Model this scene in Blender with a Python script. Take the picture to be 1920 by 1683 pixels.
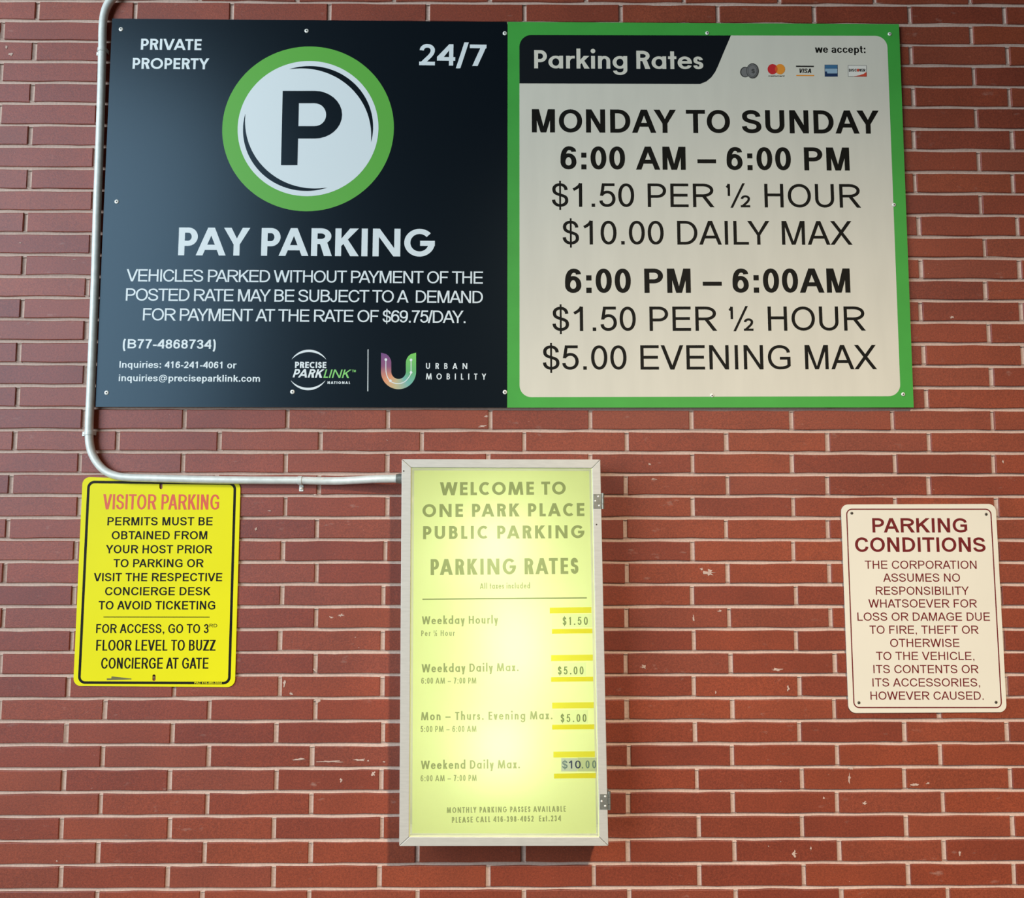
import bpy, math, random
from mathutils import Vector, Matrix
from mathutils.geometry import delaunay_2d_cdt, tessellate_polygon

scene = bpy.context.scene
for _o in list(bpy.data.objects):
    bpy.data.objects.remove(_o)
random.seed(7)
col = scene.collection
TOP = 3.15                                   # height of the big signs' top edge above the ground

# ---------------------------------------------------------------- camera
PXW, PXH, FOC = 1920., 1683., 1500.
CAM = Vector((1.22147, -2.37791, -1.54857 + TOP))
PITCH, YAW, ROLL = 0.08614, 0.00934, 0.00081
_f = Vector((math.sin(YAW)*math.cos(PITCH), math.cos(YAW)*math.cos(PITCH), math.sin(PITCH)))
_r0 = Vector((math.cos(YAW), -math.sin(YAW), 0)); _u0 = _r0.cross(_f)
_r = _r0*math.cos(ROLL) + _u0*math.sin(ROLL); _u = _u0*math.cos(ROLL) - _r0*math.sin(ROLL)
cd = bpy.data.cameras.new('camera'); cam = bpy.data.objects.new('camera', cd); col.objects.link(cam)
cd.sensor_fit = 'HORIZONTAL'; cd.sensor_width = 36.; cd.lens = FOC/PXW*36.; cd.clip_start = .02
_m = Matrix((_r, _u, -_f)).transposed().to_4x4(); _m.translation = CAM
cam.matrix_world = _m
scene.camera = cam

scene.view_settings.view_transform = 'Standard'
scene.view_settings.look = 'None'
scene.view_settings.gamma = 1.
scene.view_settings.exposure = 0.03
scene.view_settings.use_curve_mapping = False

# ---------------------------------------------------------------- light: dim garage, daylight from an opening on the left, warm ceiling lamp
world = bpy.data.worlds.new('garage'); scene.world = world; world.use_nodes = True
_wn, _wl = world.node_tree.nodes, world.node_tree.links
_bg = _wn['Background']; _tc = _wn.new('ShaderNodeTexCoord'); _sp = _wn.new('ShaderNodeSeparateXYZ'); _rp = _wn.new('ShaderNodeValToRGB')
_mr = _wn.new('ShaderNodeMapRange'); _mr.inputs['From Min'].default_value = -1.; _mr.inputs['From Max'].default_value = 1.
_wl.new(_tc.outputs['Generated'], _sp.inputs[0]); _wl.new(_sp.outputs['Z'], _mr.inputs['Value']); _wl.new(_mr.outputs['Result'], _rp.inputs['Fac'])
_rp.color_ramp.elements[0].position = .25; _rp.color_ramp.elements[0].color = (1.0, .88, .72, 1)      # lit concrete floor
_rp.color_ramp.elements[1].position = .75; _rp.color_ramp.elements[1].color = (.24, .23, .21, 1)      # dim ceiling
_wl.new(_rp.outputs['Color'], _bg.inputs[0]); _bg.inputs[1].default_value = .11


def area(name, loc, aim, sx, sy, power, color):
    l = bpy.data.lights.new(name, 'AREA'); l.shape = 'RECTANGLE'; l.size = sx; l.size_y = sy; l.energy = power; l.color = color
    o = bpy.data.objects.new(name, l); col.objects.link(o); o.location = loc
    o.rotation_euler = (Vector(aim) - Vector(loc)).to_track_quat('-Z', 'Y').to_euler()
    return o


def spot(name, loc, aim, radius, power, color, angle, blend):
    l = bpy.data.lights.new(name, 'SPOT'); l.energy = power; l.color = color; l.shadow_soft_size = radius
    l.spot_size = math.radians(angle); l.spot_blend = blend
    o = bpy.data.objects.new(name, l); col.objects.link(o); o.location = loc
    o.rotation_euler = (Vector(aim) - Vector(loc)).to_track_quat('-Z', 'Y').to_euler()
    return o


area('daylight_opening', (-3.7, -4.5, TOP + .1), (-.2, 0, TOP - 1.1), 4.6, 5.2, 525, (.78, .91, .96))
spot('ceiling_lamp', (3.0, -6.0, TOP + 2.06), (2.2, 0, TOP - 4.7), .16, 2150, (1.0, .80, .57), 58, 1.0)


# ---------------------------------------------------------------- helpers
def at(px, py, y):
    """the point at depth y in front of the wall that stands behind a place of the view"""
    v = _f*FOC + _r*(px - PXW/2) - _u*(py - PXH/2)
    return CAM + v*((y - CAM.y)/v.y)


def lin(r, g, b):
    f = lambda c: (c/12.92 if c <= .04045 else ((c+.055)/1.055)**2.4)
    return (f(r/255), f(g/255), f(b/255), 1)


def mat(name, color, rough=.5, metal=0., spec=.5, coat=0.):
    m = bpy.data.materials.new(name); m.use_nodes = True
    b = m.node_tree.nodes['Principled BSDF']
    b.inputs['Base Color'].default_value = color if len(color) == 4 else (*color, 1)
    b.inputs['Roughness'].default_value = rough; b.inputs['Metallic'].default_value = metal
    b.inputs['Specular IOR Level'].default_value = spec
    if coat: b.inputs['Coat Weight'].default_value = coat; b.inputs['Coat Roughness'].default_value = .15
    return m


def nodes(m):
    return m.node_tree.nodes, m.node_tree.links, m.node_tree.nodes['Principled BSDF']


def weather(m, scale, amount, bump=0., detail=4., stretch=None):
    """small procedural unevenness of a surface's own colour and relief"""
    n, l, b = nodes(m)
    tc = n.new('ShaderNodeTexCoord'); mp = n.new('ShaderNodeMapping')
    if stretch: mp.inputs['Scale'].default_value = stretch
    l.new(tc.outputs['Object'], mp.inputs['Vector'])
    t = n.new('ShaderNodeTexNoise'); t.inputs['Scale'].default_value = scale; t.inputs['Detail'].default_value = detail
    l.new(mp.outputs['Vector'], t.inputs['Vector'])
    mx = n.new('ShaderNodeMix'); mx.data_type = 'RGBA'; mx.blend_type = 'MULTIPLY'
    mx.inputs['A'].default_value = b.inputs['Base Color'].default_value
    r = n.new('ShaderNodeValToRGB'); r.color_ramp.elements[0].position = .3; r.color_ramp.elements[1].position = .7
    k = 1 - amount; r.color_ramp.elements[0].color = (k, k, k, 1)
    l.new(t.outputs['Fac'], r.inputs['Fac']); l.new(r.outputs['Color'], mx.inputs['B']); mx.inputs['Factor'].default_value = 1
    l.new(mx.outputs['Result'], b.inputs['Base Color'])
    if bump:
        bp = n.new('ShaderNodeBump'); bp.inputs['Strength'].default_value = bump; bp.inputs['Distance'].default_value = .001
        l.new(t.outputs['Fac'], bp.inputs['Height']); l.new(bp.outputs['Normal'], b.inputs['Normal'])
    return m


def thing(name, label, cat, loc, group=None):
    o = bpy.data.objects.new(name, None); col.objects.link(o); o.location = loc; o.empty_display_size = .05
    o['label'] = label; o['category'] = cat
    if group: o['group'] = group
    o['_w'] = [loc[0], loc[1], loc[2]]
    return o


def base(o):
    v = Vector((0, 0, 0))
    while o is not None:
        v += o.location; o = o.parent
    return v


def build(name, verts, faces, mats, parent=None, mi=None, smooth=False, label=None, attr=None):
    me = bpy.data.meshes.new(name)
    off = base(parent)
    me.from_pydata([Vector(v) - off for v in verts], [], faces)
    for m in (mats if isinstance(mats, (list, tuple)) else [mats]): me.materials.append(m)
    if mi: me.polygons.foreach_set('material_index', mi)
    if smooth is not False:
        me.polygons.foreach_set('use_smooth', [bool(smooth if not isinstance(smooth, list) else smooth[i]) for i in range(len(faces))])
    if attr:
        a = me.attributes.new('tone', 'FLOAT', 'POINT'); a.data.foreach_set('value', attr)
    me.update()
    o = bpy.data.objects.new(name, me); col.objects.link(o)
    if parent is not None: o.parent = parent
    if label: o['label'] = label
    return o


class MB:
    def __init__(s): s.v, s.f, s.m, s.sm = [], [], [], []

    def add(s, v, f, m=0, sm=False):
        k = len(s.v); s.v += [Vector(a) for a in v]; s.f += [tuple(i+k for i in q) for q in f]
        s.m += [m]*len(f); s.sm += [sm]*len(f); return s

    def box(s, a, b, m=0):
        (x0, y0, z0), (x1, y1, z1) = a, b
        v = [(x, y, z) for x in (x0, x1) for y in (y0, y1) for z in (z0, z1)]
        return s.add(v, [(0, 1, 3, 2), (4, 6, 7, 5), (0, 4, 5, 1), (2, 3, 7, 6), (0, 2, 6, 4), (1, 5, 7, 3)], m)

    def prism(s, pts, y0, y1, m=0, holes=(), bev=0.):
        """outline in the wall plane (x, z) given thickness from y0 (front) to y1; optional chamfer of the front edge"""
        loops = [pts] + list(holes)
        flat = [Vector((p[0], p[1], 0)) for lp in loops for p in lp]
        tri = tessellate_polygon([[Vector((p[0], p[1], 0)) for p in lp] for lp in loops])
        n = len(flat)
        def nf(t):
            a, b, c = (flat[i] for i in t); cr = (b-a).cross(c-a).z
            return t if cr > 0 else (t[0], t[2], t[1])
        tri = [nf(t) for t in tri]
        v = [(p.x, y0, p.y) for p in flat] + [(p.x, y1, p.y) for p in flat]
        f = [tuple(t) for t in tri] + [(t[0]+n, t[2]+n, t[1]+n) for t in tri]
        k = 0
        for li, lp in enumerate(loops):
            L = len(lp); ar = sum(lp[i][0]*lp[(i+1) % L][1]-lp[(i+1) % L][0]*lp[i][1] for i in range(L))
            for i in range(L):
                a, b = k+i, k+(i+1) % L
                q = (a, a+n, b+n, b) if (ar > 0) == (li == 0) else (a, b, b+n, a+n)
                f.append(q)
            k += L
        return s.add(v, f, m)

    def lathe(s, c, axis, prof, n=16, m=0, sm=True):
        """prof: (radius, height along axis) pairs"""
        ax = Vector(axis).normalized(); e1 = ax.orthogonal().normalized(); e2 = ax.cross(e1); c = Vector(c)
        v = []; f = []
        for r, h in prof:
            for i in range(n):
                a = 2*math.pi*i/n; v.append(c + ax*h + (e1*math.cos(a) + e2*math.sin(a))*r)
        for j in range(len(prof)-1):
            for i in range(n):
                f.append((j*n+i, j*n+(i+1) % n, (j+1)*n+(i+1) % n, (j+1)*n+i))
        f.append(tuple(reversed(range(n)))); f.append(tuple((len(prof)-1)*n+i for i in range(n)))
        s.add(v, f[:-2], m, sm); s.add(v, f[-2:], m, False); return s

    def tube(s, path, r, n=20, m=0):
        path = [Vector(p) for p in path]; v = []; f = []; ref = Vector((0, 1, 0))
        for i, p in enumerate(path):
            d = (path[min(i+1, len(path)-1)] - path[max(i-1, 0)]).normalized()
            e1 = (ref - d*ref.dot(d)).normalized(); e2 = d.cross(e1)
            for k in range(n):
                a = 2*math.pi*k/n; v.append(p + (e1*math.cos(a) + e2*math.sin(a))*r)
        for i in range(len(path)-1):
            for k in range(n):
                f.append((i*n+k, i*n+(k+1) % n, (i+1)*n+(k+1) % n, (i+1)*n+k))
        s.add(v, f, m, True)
        s.add(v[:n], [tuple(reversed(range(n)))], m); s.add(v[-n:], [tuple(range(n))], m); return s

    def build(s, name, mats, parent=None, label=None):
        return build(name, s.v, s.f, mats, parent, s.m, s.sm, label)


def union(polys):
    """flat polygons merged to triangles that do not overlap"""
    vs = []; fs = []
    for q in polys:
        ar = sum(q[i][0]*q[(i+1) % len(q)][1]-q[(i+1) % len(q)][0]*q[i][1] for i in range(len(q)))
        if abs(ar) < 1e-9: continue
        if ar < 0: q = q[::-1]
        fs.append(list(range(len(vs), len(vs)+len(q)))); vs += [Vector((p[0], p[1])) for p in q]
    r = delaunay_2d_cdt(vs, [], fs, 1, 1e-5)
    return [(p.x, p.y) for p in r[0]], [tuple(f) for f, o in zip(r[2], r[5]) if len(o)]


_cache = {}


def glyph_mesh(ch, W, wx, wy, st):
    k = (ch, round(W, 4), wx, wy, st)
    if k not in _cache: _cache[k] = union(glyph(ch, W, wx, wy, st))
    return _cache[k]


def write(mb, y, lines, m=0):
    """lines of lettering printed on the plane at depth y:
    (text, style, left x, left baseline, right x, right baseline, cap height, stem, bar, mode[, slant])"""
    for ln in lines:
        text, style, xl, yl, xr, yr, cap, wx, wy = ln[:9]
        mode = ln[9] if len(ln) > 9 else 'ws'; sl = ln[10] if len(ln) > 10 else 0.
        A, B = at(xl, yl, y), at(xr, yr, y)
        xm, ym = (xl+xr)/2, (yl+yr)/2
        H = (at(xm, ym-cap, y) - at(xm, ym, y)).length
        e = (B-A); L = e.length; e /= L; up = Vector((-e.z, 0, e.x))
        gl, k = fit_line(text, style, L/H - sl, wx, wy, mode)
        for ch, W, x in gl:
            v, f = glyph_mesh(ch, W, wx, wy, 'G' if style == 'geo' else 'A')
            mb.add([A + e*((x+p[0]+sl*p[1])*H) + up*(p[1]*H) for p in v], f, m)
    return mb


def px(mb, y, polys, m=0):
    """flat printed shapes outlined in the view, lying on the plane at depth y"""
    w = [[(at(a, b, y).x*10, at(a, b, y).z*10) for a, b in q] for q in polys]
    v, f = union(w)
    mb.add([(p[0]/10, y, p[1]/10) for p in v], f, m)
    return mb


def oval(cx, cy, rx, ry, n=40):
    return [(cx+rx*math.cos(2*math.pi*i/n), cy+ry*math.sin(2*math.pi*i/n)) for i in range(n)]


def rounded(q, r, n=8):
    """corner points (view or wall) of a four-sided outline with rounded corners"""
    out = []
    for i in range(4):
        p, a, b = Vector(q[i]), Vector(q[i-1]), Vector(q[(i+1) % 4])
        ra = (a-p).normalized()*r; rb = (b-p).normalized()*r
        for k in range(n+1):
            t = k/n*math.pi/2
            c = p + ra + rb
            out.append(tuple(c - rb*math.cos(t) - ra*math.sin(t)) if True else None)
    return out


def wall_pts(pts, y):
    return [(at(a, b, y).x, at(a, b, y).z) for a, b in pts]


def screw(name, px_, py_, y, r, mats, parent, depth=.016, dome=.0022):
    c = at(px_, py_, y); mb = MB()
    mb.lathe(c, (0, -1, 0), [(r*.45, -depth), (r*.45, 0), (r, 0), (r, dome*.4), (r*.8, dome*.85), (r*.36, dome)], 20, 0)
    mb.lathe(c + Vector((0, -dome, 0)), (0, -1, 0), [(r*.34, -.0002), (r*.34, .00015)], 12, 1, False)
    return mb.build(name, mats, parent)

# ---------------------------------------------------------------- lettering
# every letter is drawn with a broad pen: bars, slanted bars and curved strokes, cap height = 1
def _cub(p0, p1, p2, p3, n=8):
    out = []
    for i in range(1, n + 1):
        t = i / n; u = 1 - t
        out.append((u*u*u*p0[0] + 3*u*u*t*p1[0] + 3*u*t*t*p2[0] + t*t*t*p3[0],
                    u*u*u*p0[1] + 3*u*u*t*p1[1] + 3*u*t*t*p2[1] + t*t*t*p3[1]))
    return out


class Pen:
    def __init__(s, wx, wy, k=.5523):
        s.wx, s.wy, s.k, s.q = wx, wy, k, []

    def rect(s, x0, y0, x1, y1):
        s.q.append([(x0, y0), (x1, y0), (x1, y1), (x0, y1)])

    def v(s, x, y0=0., y1=1.):
        s.rect(x, y0, x + s.wx, y1)

    def h(s, x0, x1, y):
        s.rect(x0, y, x1, y + s.wy)

    def p(s, a, y0, b, y1, hw, hw2=None):
        s.q.append([(a, y0), (a + hw, y0), (b + (hw if hw2 is None else hw2), y1), (b, y1)])

    def path(s, cmds, closed=False, wx=None, wy=None):
        k = s.k; pts = []
        for c in cmds:
            o = c[0]
            if o in 'ML':
                pts.append((c[1], c[2])); continue
            x0, y0 = pts[-1]
            if o == 'h':
                x, y = c[1], c[2]; pts += _cub((x0, y0), (x0 + (x-x0)*k, y0), (x, y - (y-y0)*k), (x, y))
            elif o == 'v':
                x, y = c[1], c[2]; pts += _cub((x0, y0), (x0, y0 + (y-y0)*k), (x - (x-x0)*k, y), (x, y))
            else:
                pts += _cub((x0, y0), c[1], c[2], c[3])
        q = [pts[0]]
        for a in pts[1:]:
            if abs(a[0]-q[-1][0]) + abs(a[1]-q[-1][1]) > 1e-5: q.append(a)
        if closed and abs(q[0][0]-q[-1][0]) + abs(q[0][1]-q[-1][1]) < 1e-5: q.pop()
        n = len(q); L = []; R = []
        hx, hy = (wx or s.wx)/2, (wy or s.wy)/2
        for i in range(n):
            a = q[i-1] if (i or closed) else q[i]
            b = q[(i+1) % n] if (i < n-1 or closed) else q[i]
            c = q[i]
            def nrm(u, w):
                dx, dy = w[0]-u[0], w[1]-u[1]; l = (dx*dx+dy*dy)**.5
                return (-dy/l, dx/l) if l > 1e-9 else None
            n1, n2 = nrm(a, c), nrm(c, b)
            n1 = n1 or n2; n2 = n2 or n1
            mx, my = n1[0]+n2[0], n1[1]+n2[1]; l2 = max(.35, (mx*mx+my*my)/2)
            mx, my = mx/l2, my/l2
            L.append((c[0]+mx*hx, c[1]+my*hy)); R.append((c[0]-mx*hx, c[1]-my*hy))
        for i in range(n if closed else n-1):
            j = (i+1) % n
            s.q.append([L[i], R[i], R[j], L[j]])

    def ring(s, x0, y0, x1, y1):          # outer box of an oval
        l, r, b, t = x0 + s.wx/2, x1 - s.wx/2, y0 + s.wy/2, y1 - s.wy/2
        cx, cy = (l+r)/2, (b+t)/2
        s.path([('M', cx, t), ('h', r, cy), ('v', cx, b), ('h', l, cy), ('v', cx, t)], True)


# Arial-like metrics, units of 1/1466 cap height : advance, left, right
_REG = dict(A=(1366,-3,1369),B=(1366,150,1259),C=(1479,102,1391),D=(1479,158,1381),E=(1366,162,1257),F=(1251,168,1153),
 G=(1593,109,1454),H=(1479,164,1314),I=(569,191,386),J=(1024,59,850),K=(1366,150,1364),L=(1139,150,1071),M=(1706,152,1551),
 N=(1479,156,1311),O=(1593,99,1501),P=(1366,158,1274),R=(1479,161,1453),S=(1366,92,1259),T=(1251,48,1202),U=(1479,161,1313),
 V=(1366,9,1353),W=(1933,25,1911),X=(1366,9,1353),Y=(1366,6,1354),Z=(1251,41,1200))
_REG.update({'0':(1139,85,1047),'1':(1139,223,759),'2':(1139,62,1023),'3':(1139,86,1049),'4':(1139,26,1053),'5':(1139,85,1058),
 '6':(1139,77,1048),'7':(1139,97,1046),'8':(1139,83,1050),'9':(1139,85,1052),'$':(1139,75,1058),'.':(569,186,391),',':(569,170,381),
 ':':(569,186,391),'/':(569,0,569),'-':(682,65,618),'–':(1139,0,1139),'½':(1708,100,1640),'(':(682,124,582),')':(682,100,558),
 '@':(2079,110,1980),' ':(569,0,0),'a':(1139,74,1052),'c':(1024,80,1006),'d':(1139,70,970),'e':(1139,75,1055),'g':(1139,66,970),
 'i':(455,136,316),'k':(1024,136,1020),'l':(455,131,311),'m':(1706,135,1574),'n':(1139,135,1003),'o':(1139,68,1062),
 'p':(1139,135,1067),'q':(1139,70,970),'r':(682,133,710),'s':(1024,63,950),'t':(569,36,554),'u':(1139,131,998),'w':(1479,6,1464),
 'x':(1024,15,1007),'y':(1024,12,1011)})
_BOLD = dict(_REG)
_BOLD.update(A=(1479,0,1477),B=(1479,150,1385),C=(1479,98,1380),D=(1479,148,1380),E=(1366,149,1276),G=(1593,96,1466),H=(1479,150,1326),
 I=(569,140,436),K=(1479,153,1471),M=(1706,145,1555),N=(1479,152,1321),O=(1593,89,1508),P=(1366,149,1271),R=(1479,150,1476),
 S=(1366,74,1265),T=(1251,43,1210),U=(1479,147,1320),Y=(1366,-2,1368))
_BOLD.update({':':(682,201,482),'.':(569,147,428)})
_BOLD.update({'a':(1139,74,1060),'c':(1139,84,1074),'d':(1251,84,1104),'e':(1139,64,1070),'g':(1251,82,1104),'i':(569,140,430),
 'k':(1139,137,1130),'l':(569,140,430),'m':(1821,127,1690),'n':(1251,142,1110),'o':(1251,82,1168),'p':(1251,139,1166),
 'q':(1251,84,1104),'r':(797,133,830),'s':(1139,48,1060),'t':(682,40,645),'u':(1251,138,1108),'w':(1593,8,1586)})
# geometric (round) metrics: width, left bearing, right bearing in cap heights
_GEO = dict(A=(1.0,.0,.0),B=(.66,.085,.04),C=(.82,.045,.03),D=(.84,.085,.045),E=(.58,.085,.05),F=(.54,.085,.03),G=(1.03,.045,.05),
 H=(.82,.085,.085),I=(0,.085,.085),J=(.4,.0,.08),K=(.80,.085,.0),L=(.48,.085,.03),M=(1.16,.05,.05),N=(.93,.085,.085),O=(1.05,.045,.045),
 P=(.64,.085,.03),R=(.70,.085,.02),S=(.58,.04,.04),T=(.68,.02,.02),U=(.80,.08,.08),V=(.95,.0,.0),W=(1.36,.0,.0),X=(.86,.0,.0),
 Y=(.88,.0,.0),Z=(.7,.04,.04))
_GEO.update({'0':(.62,.05,.05),'1':(.30,.1,.1),'2':(.62,.05,.05),'3':(.58,.05,.05),'4':(.72,.03,.03),'5':(.60,.05,.05),'6':(.66,.05,.05),
 '7':(.66,.04,.03),'8':(.62,.05,.05),'9':(.66,.05,.05),'$':(.58,.05,.05),'.':(0,.08,.08),',':(0,.08,.08),':':(0,.09,.09),'/':(.50,.0,.0),
 '-':(.34,.05,.05),'—':(.8,.06,.06),'½':(.9,.04,.04),' ':(.30,0,0),'a':(.74,.045,.075),'c':(.60,.04,.03),'d':(.74,.045,.075),
 'e':(.72,.04,.04),'g':(.74,.045,.075),'h':(.62,.075,.07),'i':(0,.075,.075),'k':(.66,.075,.0),'l':(0,.075,.075),'m':(1.0,.075,.07),
 'n':(.62,.075,.07),'o':(.74,.04,.04),'r':(.44,.075,.01),'s':(.50,.03,.03),'t':(.42,.02,.02),'u':(.62,.07,.075),'v':(.62,0,0),'w':(.98,0,0),
 'x':(.62,.0,.0),'y':(.64,.0,.0)})
_KERN = {}
for _p in 'AV VA AY YA AT TA PA LT LY LV'.split(): _KERN[_p] = -.10
for _p in 'FA AW WA'.split(): _KERN[_p] = -.06
for _p in 'TO YO RT RY RV OA AO OY Y. P.'.split(): _KERN[_p] = -.02


def glyph(ch, W, wx, wy, st):
    """polygons of one letter inside a box W wide (caps 0..1); st: 'A' grotesque, 'G' geometric"""
    G = st == 'G'
    P = Pen(wx, wy, .5523 if G else .58)
    xh = .70 if G else .725
    if ch.islower() and wy > .15:
        P.wy = wy = wy*.80
    l, r, b, t, c = wx/2, W - wx/2, wy/2, 1 - wy/2, W/2
    hw = wx * 1.10
    C = ch
    if C == 'A':
        ap = hw * (1.0 if G else 1.12); y = .20 if G else .26
        P.p(0, 0, c-ap/2, 1, hw, ap/2+.002); P.p(W-hw, 0, c-.002, 1, hw, ap/2+.002)
        P.q[-2] = [(0, 0), (hw, 0), (c+.004, 1), (c-ap/2, 1)] if ap > hw*1.5 else [(0, 0), (hw, 0), (c-ap/2+hw*.98, 1), (c-ap/2, 1)]
        P.q[-1] = [(W-hw, 0), (W, 0), (c+ap/2, 1), (c+ap/2-hw*.98, 1)]
        f = (c-ap/2); P.h(f*y*1.0+hw*.6, W-f*y-hw*.6, y)
    elif C == 'B':
        m = .53; rt = r - W*.055; xs = W*.5
        P.v(0)
        P.path([('M', l, t), ('L', xs-W*.06, t), ('h', rt, (t+m)/2), ('v', xs-W*.06, m), ('L', l, m)])
        P.path([('M', l, m), ('L', xs, m), ('h', r, (b+m)/2), ('v', xs, b), ('L', l, b)])
    elif C in 'CG':
        cx = c*1.04 if not G else (c*1.12 if C == 'C' else c)
        if G and C == 'G':
            import math
            R_x, R_y = W/2-wx/2, .5-wy/2
            P.path([('M',) + (c+R_x*math.cos(a), .5+R_y*math.sin(a)) for a in [math.radians(42+i*318/40) for i in range(41)]][:1] +
                   [('L', c+R_x*math.cos(a), .5+R_y*math.sin(a)) for a in [math.radians(42+i*318/40) for i in range(1, 40)]])
            P.h(c+W*.02, W-wx*.0, .5-wy*.62)
        elif G:
            import math
            R_x, R_y = W*.58-wx/2, .5-wy/2; cx = W*.58
            A = [math.radians(50+i*260/36) for i in range(37)]
            P.path([('M', cx+R_x*math.cos(A[0]), .5+R_y*math.sin(A[0]))] + [('L', cx+R_x*math.cos(a), .5+R_y*math.sin(a)) for a in A[1:]])
        else:
            P.path([('M', r-W*.015, .69), ('v', cx, t), ('h', l, .5), ('v', cx, b), ('h', r, .36 if C == 'C' else .20)])
            if C == 'G':
                P.v(W-wx, .13, .40+wy); P.h(c+W*.03, W, .40)
    elif C == 'D':
        xs = W*.40
        P.v(0); P.path([('M', l, t), ('L', xs, t), ('h', r, .5), ('v', xs, b), ('L', l, b)])
    elif C in 'EF':
        P.v(0); P.h(0, W, 1-wy)
        P.h(0, W*(.95 if C == 'E' else .90), (.50-wy*.45) if C == 'E' else .44)
        if C == 'E': P.h(0, W, 0)
    elif C == 'H':
        P.v(0); P.v(W-wx); P.h(0, W, .53-wy/2)
    elif C == 'I' or C == 'l':
        P.rect(0, 0, W, 1.0 if not (G and C == 'l') else 1.1)
    elif C == 'J':
        P.path([('M', r, 1), ('L', r, .3), ('v', c, b), ('h', l, .3)])
    elif C == 'K':
        P.v(0)
        P.p(wx*.55, .33, W-hw*1.28, 1, hw*1.28); P.q[-1] = [(wx*.9, .34), (wx*.9, .34+wx*1.25), (W-hw*1.35, 1), (W-hw*.06, 1)]
        P.q.append([(W-hw*1.28, 0), (W, 0), (wx*.9+(W-wx)*.40, .60), (wx*.9+(W-wx)*.40-hw*.72, .47)])
    elif C == 'L':
        P.v(0); P.h(0, W, 0)
    elif C == 'M':
        if G:
            d = W*.09
            P.p(0, 0, d, 1, wx); P.p(W-wx, 0, W-wx-d, 1, wx)
            P.p(c-hw*.5, 0, d, 1, hw); P.p(c-hw*.5, 0, W-d-hw, 1, hw)
        else:
            P.v(0); P.v(W-wx); P.p(c-hw*.5, 0, wx*.0, 1, hw*1.12); P.p(c-hw*.5, 0, W-hw*1.12, 1, hw*1.12)
            P.q[-2] = [(c-hw*.52, 0), (c+hw*.3, 0), (wx*1.42, 1), (wx*.3, 1)]; P.q[-1] = [(c-hw*.3, 0), (c+hw*.52, 0), (W-wx*.3, 1), (W-wx*1.42, 1)]
    elif C == 'N':
        P.v(0); P.v(W-wx); P.p(W-wx*1.12, 0, 0, 1, wx*1.12)
    elif C in 'O':
        P.ring(0, 0, W, 1)
    elif C == '0':
        P.k = .60; P.ring(0, 0, W, 1)
    elif C in 'PR':
        m = (.39 if C == 'P' else .43) + wy/2; xs = W*.50 - (0 if C == 'P' else W*.04); rr = r - (0 if C == 'P' else W*.04)
        if C == 'P' and G: m = .34 + wy/2
        P.v(0); P.path([('M', l, t), ('L', xs, t), ('h', rr, (t+m)/2), ('v', xs, m), ('L', l, m)])
        if C == 'R':
            x = W*.36
            P.q.append([(W-hw*1.18, 0), (W, 0), (x+hw*1.12, m+wy*.3), (x, m+wy*.3)])
    elif C in 'Ss$':
        H0 = 1.0 if C in 'S$' else xh
        T = H0 - wy/2
        P.path([('M', r-W*.035, H0*.71), ('v', c*.98, T), ('h', l+W*.02, H0*.745),
                ('c', (l+W*.02, H0*.60), (W*.22, H0*.56), (c, H0*.505)), ('c', (W*.80, H0*.45), (r, H0*.41), (r, H0*.265)),
                ('v', c, b), ('h', l, H0*.30)])
        if C == '$':
            ww = wx*.55
            P.rect(c-ww/2, -.13, c+ww/2, 1.10)
    elif C == 'T':
        P.h(0, W, 1-wy); P.v(c-wx/2)
    elif C == 'U':
        P.path([('M', l, 1), ('L', l, .37), ('v', c, b), ('h', r, .37), ('L', r, 1)])
    elif C in 'Vv':
        y = 1 if C == 'V' else xh
        P.p(c-hw*.55, 0, 0, y, hw); P.p(c-hw*.45, 0, W-hw, y, hw)
    elif C in 'Ww':
        y = 1 if C == 'W' else xh; q = W*.27
        P.p(q-hw*.5, 0, 0, y, hw); P.p(q-hw*.5, 0, c-hw*.5, y, hw)
        P.p(W-q-hw*.5, 0, c-hw*.5, y, hw); P.p(W-q-hw*.5, 0, W-hw, y, hw)
    elif C in 'Xx':
        y = 1 if C == 'X' else xh; z = hw*1.12
        P.p(0, 0, W-z-W*.02, y, z); P.p(W-z, 0, W*.02, y, z)
    elif C == 'Y':
        P.v(c-wx/2, 0, .45); P.p(c-wx/2, .40, 0, 1, wx, hw*1.12); P.p(c-wx/2, .40, W-hw*1.12, 1, wx, hw*1.12)
    elif C == 'Z':
        P.h(0, W, 0); P.h(0, W, 1-wy); P.p(0, wy*.5, W-hw*1.3, 1-wy*.5, hw*1.3)
    elif C == '1':
        P.v(W-wx)
        if G: P.q.append([(W-wx*.9, 1), (W-wx*.9, 1-wy*1.3), (0, .84-wy*.9), (0, .84)])
        else: P.path([('M', W-wx*.5, 1.0), ('c', (W-wx*.62, .90), (W*.40, .79), (0, .725))], wy=wy*.95)
    elif C == '2':
        P.path([('M', l+W*.02, .70), ('v', c, t), ('h', r-W*.01, .71), ('c', (r-W*.01, .52), (W*.62, .40), (W*.40, .235)), ('c', (W*.30, .16), (W*.2, .10), (W*.17, .045))])
        P.h(0, W, 0)
    elif C == '3':
        P.path([('M', l+W*.02, .735), ('v', c*.98, t), ('h', r-W*.05, .75), ('v', W*.42, .53)])
        P.path([('M', W*.36, .53), ('L', W*.48, .53), ('h', r, .28), ('v', c, b), ('h', l, .28)])
    elif C == '4':
        x = W*.66
        P.v(x); P.h(0, W, .23); P.q.append([(0, .23), (0, .23+wy*.9), (x+wx*.2, 1), (x+wx, 1), (x+wx*.4, .80), (wx*.75, .26)])
        P.q[-1] = [(0, .23), (wx*.95, .23), (x+wx*.35, .80), (x+wx*.35, 1), (x, 1), (0, .23+wy)]
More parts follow.
